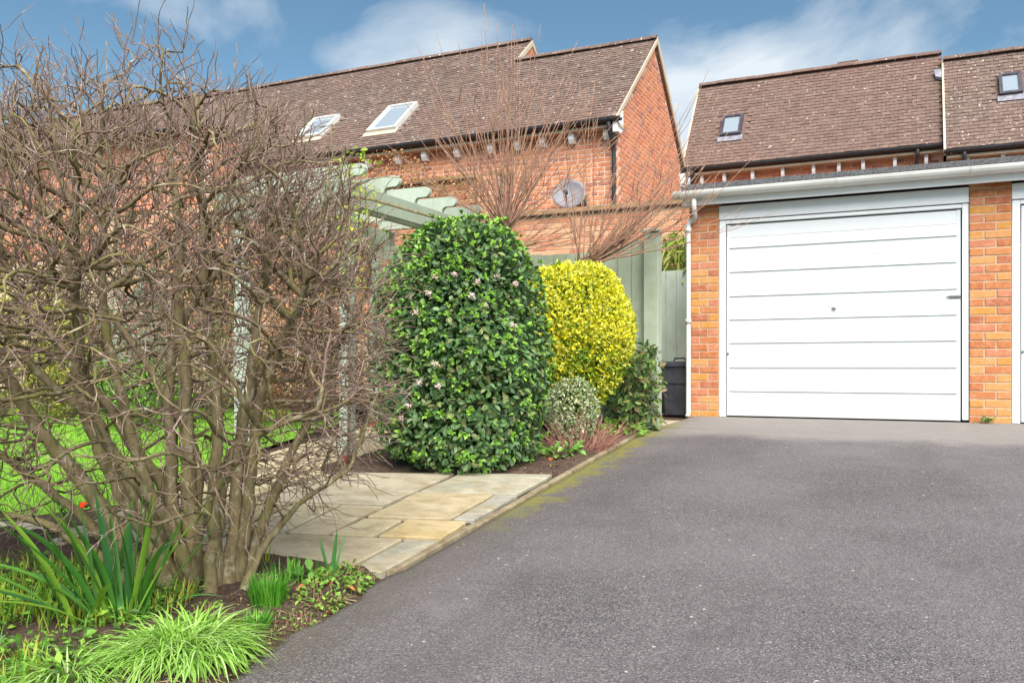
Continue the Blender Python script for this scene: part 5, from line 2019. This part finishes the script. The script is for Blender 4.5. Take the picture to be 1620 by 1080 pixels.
BG_ = [srgb(158, 204, 88), srgb(176, 216, 112), srgb(144, 192, 76), srgb(194, 224, 142), srgb(132, 178, 74)]
tuft('grass_clump', 'large lime green floppy grass clump at the drive edge', 'grass clump', (-2.36, 2.30), 1400, 0.26, 0.0030, 0.15, BG_, (0.1, 1.1), (1.2, 2.9), rx=1.1)
tuft('grass_clump', 'lime green grass clump at the bottom left corner of the view', 'grass clump', (-2.56, 2.0), 420, 0.19, 0.0027, 0.13, BG_, (0.1, 1.1), (1.2, 2.8))
FG_ = [srgb(86, 160, 40), srgb(104, 178, 52), srgb(72, 140, 36), srgb(128, 190, 70)]
tuft('grass_tuft', 'upright fine green grass tuft right of the shrub trunks', 'grass tuft', (-2.40, 2.80), 380, 0.125, 0.0018, 0.07, FG_, (0.0, 0.4), (0.0, 0.5))
tuft('grass_tuft', 'small low green tuft between lime clump and fine tuft', 'grass tuft', (-2.27, 2.58), 140, 0.075, 0.0018, 0.05, FG_, (0.1, 0.7), (0.1, 0.8))
tuft('bulb_shoots', 'short broad green bulb shoots by the paving edge', 'plant', (-2.50, 3.10), 60, 0.10, 0.004, 0.10, FG_, (0.0, 0.3), (0.0, 0.4), rx=1.5)
tuft('bulb_shoots', 'yellowish bulb shoots close to the shrub trunks and paving', 'plant', (-2.78, 3.22), 12, 0.09, 0.004, 0.03, [srgb(160, 170, 50), srgb(130, 160, 50)], (0.0, 0.3), (0.0, 0.4))
tuft('iris_shoot', 'single upright pale green blade shoot in front of the paving', 'plant', (-2.37, 3.18), 4, 0.235, 0.0095, 0.012, [srgb(96, 160, 84), srgb(122, 180, 110)], (0.02, 0.35), (-0.05, 0.15), single=True)
WG = [srgb(122, 170, 66), srgb(150, 190, 84), srgb(96, 140, 52), srgb(140, 150, 70)]


def weed(name, label, cat, c, r_, h_, n, ls, cols, group=None, mat='leaf_matt', rx=1.0):
    g = soil_z(*c)
    o = tag(empty(name, (c[0], c[1], g)), label, cat, group)
    m = MB()
    a_ = RNG.uniform(0, 2 * math.pi, n)
    rr = r_ * np.sqrt(RNG.uniform(0, 1, n))
    x_, y_ = c[0] + rr * np.cos(a_) * rx, c[1] + rr * np.sin(a_)
    zz_ = np.array([soil_z(p_, q_) for p_, q_ in zip(x_, y_)]) + RNG.uniform(0.004, h_, n)
    D = np.column_stack([np.cos(a_), np.sin(a_), RNG.uniform(-0.2, 0.6, n)]) + RNG.normal(0, 0.5, (n, 3))
    l_ = RNG.uniform(ls * 0.6, ls * 1.3, n)
    scatter(m, oval, np.column_stack([x_, y_, zz_]), frames(D, np.tile([0, -0.2, 1.0], (n, 1)) + RNG.normal(0, 0.35, (n, 3))), l_, l_ * 0.55, pick(cols, n, 0.15))
    m.build('foliage', M[mat], o, False, 'stuff')
    m = MB()
    for i in range(0, n, max(1, n // 40)):
        m.tube([(c[0] + (x_[i] - c[0]) * 0.8, c[1] + (y_[i] - c[1]) * 0.8, zz_[i] - h_ - 0.03), (x_[i], y_[i], zz_[i])], 0.0012, 3, cap=False)
    m.build('stems', M['dead_stem'], o)
    return o


weed('weed_patch', 'patch of small leafy weeds at the bed corner by the paving', 'weeds', (-2.30, 3.16), 0.12, 0.05, 260, 0.026, WG, None, rx=1.0)
weed('weed_patch', 'leafy weed patch beside the drive right of fine grass tuft', 'weeds', (-2.24, 2.93), 0.10, 0.04, 200, 0.022, WG)
for i, (wx, wy, lb) in enumerate(((-2.19, 2.74, 'tiny green weed at the drive edge below the leafy patch'), (-2.27, 3.27, 'tiny green weed at the paving corner by the drive'), (-2.62, 3.0, 'small green weed on bare soil right of the shrub trunks'), (-2.55, 2.62, 'green weed between the shrub trunks and lime clump'))):
    weed('weed', lb, 'weed', (wx, wy), 0.06, 0.03, 60, 0.018, WG)
weed('foxglove', 'broad crinkled leaf rosette behind the weeds', 'plant', (-2.40, 3.10), 0.06, 0.05, 14, 0.07, [srgb(130, 178, 84), srgb(110, 164, 76)])
weed('weed_patch', 'leafy green weeds at the bush foot by the dead stems', 'weeds', (-2.62, 6.55), 0.16, 0.05, 60, 0.07, [srgb(110, 160, 66), srgb(140, 178, 84)])
weed('weed_patch', 'leafy green weeds below the fence post bush', 'weeds', (-2.54, 7.95), 0.22, 0.12, 120, 0.07, [srgb(112, 158, 62), srgb(140, 176, 80)])
weed('weed_patch', 'green weed near edging between dead stems and post bush', 'weeds', (-2.52, 7.35), 0.09, 0.12, 45, 0.06, [srgb(122, 170, 66), srgb(150, 186, 84)])
weed('pale_cuttings', 'small cream green sprig at the foot of the dead stems', 'plant', (-2.64, 6.75), 0.09, 0.08, 60, 0.035, VAR)
# weed at the garage pier foot
m = MB()
k_ = 46
a_ = RNG.uniform(0, 2 * math.pi, k_)
pw = np.column_stack([0.60 + RNG.normal(0, 0.035, k_), 9.60 + RNG.uniform(-0.03, 0.02, k_), RNG.uniform(0.01, 0.05, k_)])
l_ = RNG.uniform(0.025, 0.05, k_)
scatter(m, oval, pw, frames(np.column_stack([np.cos(a_), np.sin(a_) * 0.5 - 0.2, RNG.uniform(-0.1, 0.6, k_)]), np.tile([0, -0.4, 1.0], (k_, 1))), l_, l_ * 0.4, pick([srgb(70, 120, 50), srgb(92, 142, 60)], k_))
tag(m.build('weed', M['leaf_matt']), 'small green weed at the foot of the garage pier', 'weed')

# dead brown cut stems
dst = tag(empty('dead_stems', (-2.68, 7.0, G(7.0))), 'low tangle of reddish brown dead stems beside the variegated bush', 'plant')
for k_ in range(170):
    a_ = br.uniform(0, 2 * math.pi)
    r_ = 0.22 * math.sqrt(br.random())
    p = np.array([-2.62 + r_ * math.cos(a_) * 0.9, 6.98 + r_ * math.sin(a_) * 1.3, 0])
    p[2] = G(p[1])
    d = np.array([math.cos(a_) * 0.7 + br.gauss(0, 0.4), math.sin(a_) * 0.7 + br.gauss(0, 0.4), br.uniform(0.4, 1.3)])
    d /= np.linalg.norm(d)
    ln_ = br.uniform(0.15, 0.42)
    mid = p + d * ln_ * 0.5 + np.array([br.gauss(0, 0.015), br.gauss(0, 0.015), 0])
    m = MB()
    m.tube([p, mid, p + d * ln_ + np.array([0, 0, br.gauss(0.0, 0.02)])], [0.0042, 0.0035, 0.002], 4)
    m.build('stem', M['dead_stem'], dst)

# left bed ground cover: shoots and small leaves nobody could count
m = MB()
for k_ in range(5200):
    x_ = br.uniform(-4.4, -2.55)
    y_ = br.uniform(1.5, 3.1)
    if y_ > 2.9 + 0.14 * (x_ + 3.2) or x_ > -2.62 - 0.25 * (y_ - 1.5) + 0.3 * vnoise(x_ * 3, y_ * 3):
        continue
    if vnoise(x_ * 3.3 + 9, y_ * 3.3) < 0.30:
        continue
    c_ = br.choice([srgb(112, 164, 48), srgb(140, 182, 60), srgb(168, 190, 70), srgb(96, 146, 46), srgb(180, 170, 70)])
    blade(m, (x_, y_, soil_z(x_, y_) - 0.01), br.uniform(0, 6.28), br.uniform(0, 0.5), br.uniform(0.05, 0.13), br.uniform(0.002, 0.005), br.uniform(0, 0.9), c_, 4)
n = 6500
x_, y_ = RNG.uniform(-4.6, -2.5, n), RNG.uniform(1.4, 3.1, n)
ok = np.array([(vnoise(a * 4 + 3, b * 4) > 0.34) and a < -2.62 - 0.25 * (b - 1.5) + 0.2 and b < 2.95 + 0.14 * (a + 3.2) for a, b in zip(x_, y_)])
x_, y_ = x_[ok], y_[ok]
n = len(x_)
zz_ = np.array([soil_z(a, b) for a, b in zip(x_, y_)]) + RNG.uniform(0.005, 0.06, n)
l_ = RNG.uniform(0.015, 0.045, n)
scatter(m, simple_leaf(), np.column_stack([x_, y_, zz_]), frames(RNG.normal(0, 1, (n, 3)) * [1, 1, 0.3], np.tile([0, 0, 1.0], (n, 1)) + RNG.normal(0, 0.35, (n, 3))), l_, l_ * 0.6, pick([srgb(120, 168, 60), srgb(150, 190, 74), srgb(96, 140, 56), srgb(86, 120, 60)], n))
tag(m.build('ground_cover', M['leaf_matt'], None, False), 'mixed green shoots and small leaves covering the left bed', 'ground cover', None, 'stuff')

# lawn grass
n = 60000
x_ = RNG.uniform(-14, -4.7, n)
y_ = 3.3 + 7.0 * RNG.uniform(0, 1, n) ** 1.3
poly = LAWN


def inpoly(x, y):
    r_ = np.zeros(len(x), bool)
    for i in range(len(poly)):
        (xa, ya), (xb, yb) = poly[i], poly[i - 1]
        c_ = ((ya > y) != (yb > y)) & (x < (xb - xa) * (y - ya) / (yb - ya + 1e-12) + xa)
        r_ ^= c_
    return r_


k_ = inpoly(x_, y_)
x_, y_ = x_[k_], y_[k_]
n = len(x_)
z_ = -0.0684 * (9.65 - np.minimum(y_, 9.65)) + 0.006
v_ = np.array([(-0.5, 0, 0), (0.5, 0, 0), (0.28, 0.6, 0.05), (-0.28, 0.6, 0.05), (0, 1, 0.22)])
f_ = np.array([[0, 1, 2], [0, 2, 3], [3, 2, 4]])
D = np.column_stack([RNG.normal(0, 0.35, n), RNG.normal(0, 0.35, n), np.ones(n)])
l_ = RNG.uniform(0.022, 0.055, n)
m = MB()
scatter(m, (v_, f_), np.column_stack([x_, y_, z_]), frames(D, RNG.normal(0, 1, (n, 3)) + [0, -0.5, 0]), l_, np.full(n, 0.0055), pick([srgb(116, 168, 50), srgb(138, 186, 64), srgb(100, 150, 46)], n, 0.15))
tag(m.build('lawn_grass', M['blade'], None, False), 'short bright green grass of the lawn', 'grass', None, 'stuff')

# ------------------------------------------------------------------ fallen leaves, tag, twig scraps
lr = random.Random(9)
LFm = []
for c_ in (srgb(168, 96, 58), srgb(146, 84, 56), srgb(186, 124, 80)):
    q_ = MB()
    v_, f_ = leaf_template('oval')
    v_ = v_ * np.array([0.6, 1, 1])
    v_[:, 2] += 0.35 * np.abs(v_[:, 0]) + 0.1 * np.sin(v_[:, 1] * 5)
    q_.add(v_, [f_], np.array(c_[:3]))
    me = q_.mesh('fallen_leaf')
    me.materials.append(M['dry_leaf'])
    LFm.append(me)
spots = [(-2.22, 2.45), (-2.24, 2.62), (-2.35, 2.98), (-2.25, 3.02), (-2.19, 2.98), (-2.22, 3.08), (-2.30, 3.03), (-2.28, 3.24), (-2.16, 2.86), (-2.34, 2.52), (-2.52, 3.0), (-2.17, 2.33)]
for i, (x, y) in enumerate(spots):
    o = bpy.data.objects.new('fallen_leaf', LFm[i % 3])
    link(o)
    s = lr.uniform(0.035, 0.055)
    o.location = (x, y, soil_z(x, y) + 0.012)
    o.rotation_euler = (lr.uniform(-0.3, 0.3), lr.uniform(-0.3, 0.3), lr.uniform(0, 6.28))
    o.scale = (s, s, s)
    tag(o, 'curled brown fallen leaf on the soil beside the drive', 'leaf', 'fallen leaves in the front bed')
spots = [(-2.62, 6.35), (-2.50, 6.62), (-2.75, 6.5), (-2.52, 7.6), (-2.60, 7.75), (-2.50, 6.9)]
for i, (x, y) in enumerate(spots):
    o = bpy.data.objects.new('fallen_leaf', LFm[i % 3])
    link(o)
    s = lr.uniform(0.05, 0.075)
    o.location = (x, y, soil_z(x, y) + 0.012)
    o.rotation_euler = (lr.uniform(-0.3, 0.3), lr.uniform(-0.3, 0.3), lr.uniform(0, 6.28))
    o.scale = (s, s, s)
    tag(o, 'brown fallen leaf on the soil near the clipped bushes', 'leaf', 'fallen leaves by the edging')

m = MB()
n = 2600
y_ = RNG.uniform(1.6, 3.3, n)
x_ = np.array([edge_drive(q_) for q_ in y_]) - 0.02 - np.abs(RNG.normal(0, 0.22, n))
n2 = 700
y2 = RNG.uniform(5.8, 8.4, n2)
x2 = np.array([edge_drive(q_) for q_ in y2]) - 0.08 - np.abs(RNG.normal(0, 0.25, n2))
x_, y_ = np.concatenate([x_, x2]), np.concatenate([y_, y2])
n = len(x_)
z_ = np.array([soil_z(a, b) for a, b in zip(x_, y_)]) + RNG.uniform(-0.006, 0.006, n)
l_ = RNG.uniform(0.006, 0.026, n)
scatter(m, simple_leaf(), np.column_stack([x_, y_, z_]), frames(RNG.normal(0, 1, (n, 3)) * [1, 1, 0.35], np.tile([0, 0, 1.0], (n, 1)) + RNG.normal(0, 0.4, (n, 3))), l_, l_ * RNG.uniform(0.15, 0.7, n), pick([srgb(120, 84, 62), srgb(92, 70, 56), srgb(160, 128, 92), srgb(186, 166, 124), srgb(76, 62, 52), srgb(120, 132, 62)], n, 0.15))
for k_ in range(150):
    yy = br.uniform(1.9, 3.3)
    xx = edge_drive(yy) - abs(br.gauss(0.08, 0.13))
    a_ = br.uniform(0, 3.14)
    q_ = br.uniform(0.03, 0.09)
    pts = [(xx + t_ * q_ * math.cos(a_), yy + t_ * q_ * math.sin(a_), soil_z(xx + t_ * q_ * math.cos(a_), yy + t_ * q_ * math.sin(a_)) + 0.006 + 0.006 * br.random()) for t_ in (0, 0.5, 1)]
    m.tube(pts, 0.0013, 3, False, np.array(br.choice([srgb(176, 150, 110), srgb(120, 92, 70), srgb(200, 180, 140)])[:3]))
tag(m.build('leaf_litter', M['dry_leaf']), 'brown leaf crumbs and straw scattered on the bed soil', 'litter', None, 'stuff')

c3 = at(131, 3.25)
m = MB()
q_ = [(c3[0] + a * RX[0], c3[1] + a * RX[1], 0.03 + b) for a, b in ((-0.012, -0.012), (0.002, -0.011), (0.012, 0.002), (0.008, 0.012), (0.0, 0.005), (-0.008, 0.010))]
m.prism(q_, (AX[0] * 0.006, AX[1] * 0.006, 0))
tag(m.build('plant_tag', M['red_plastic']), 'small red plastic tag caught on a low shrub branch', 'tag')
print('objects', len(bpy.data.objects), 'tris', sum(len(o.data.loop_triangles) if False else len(o.data.polygons) for o in bpy.data.objects if o.type == 'MESH'))
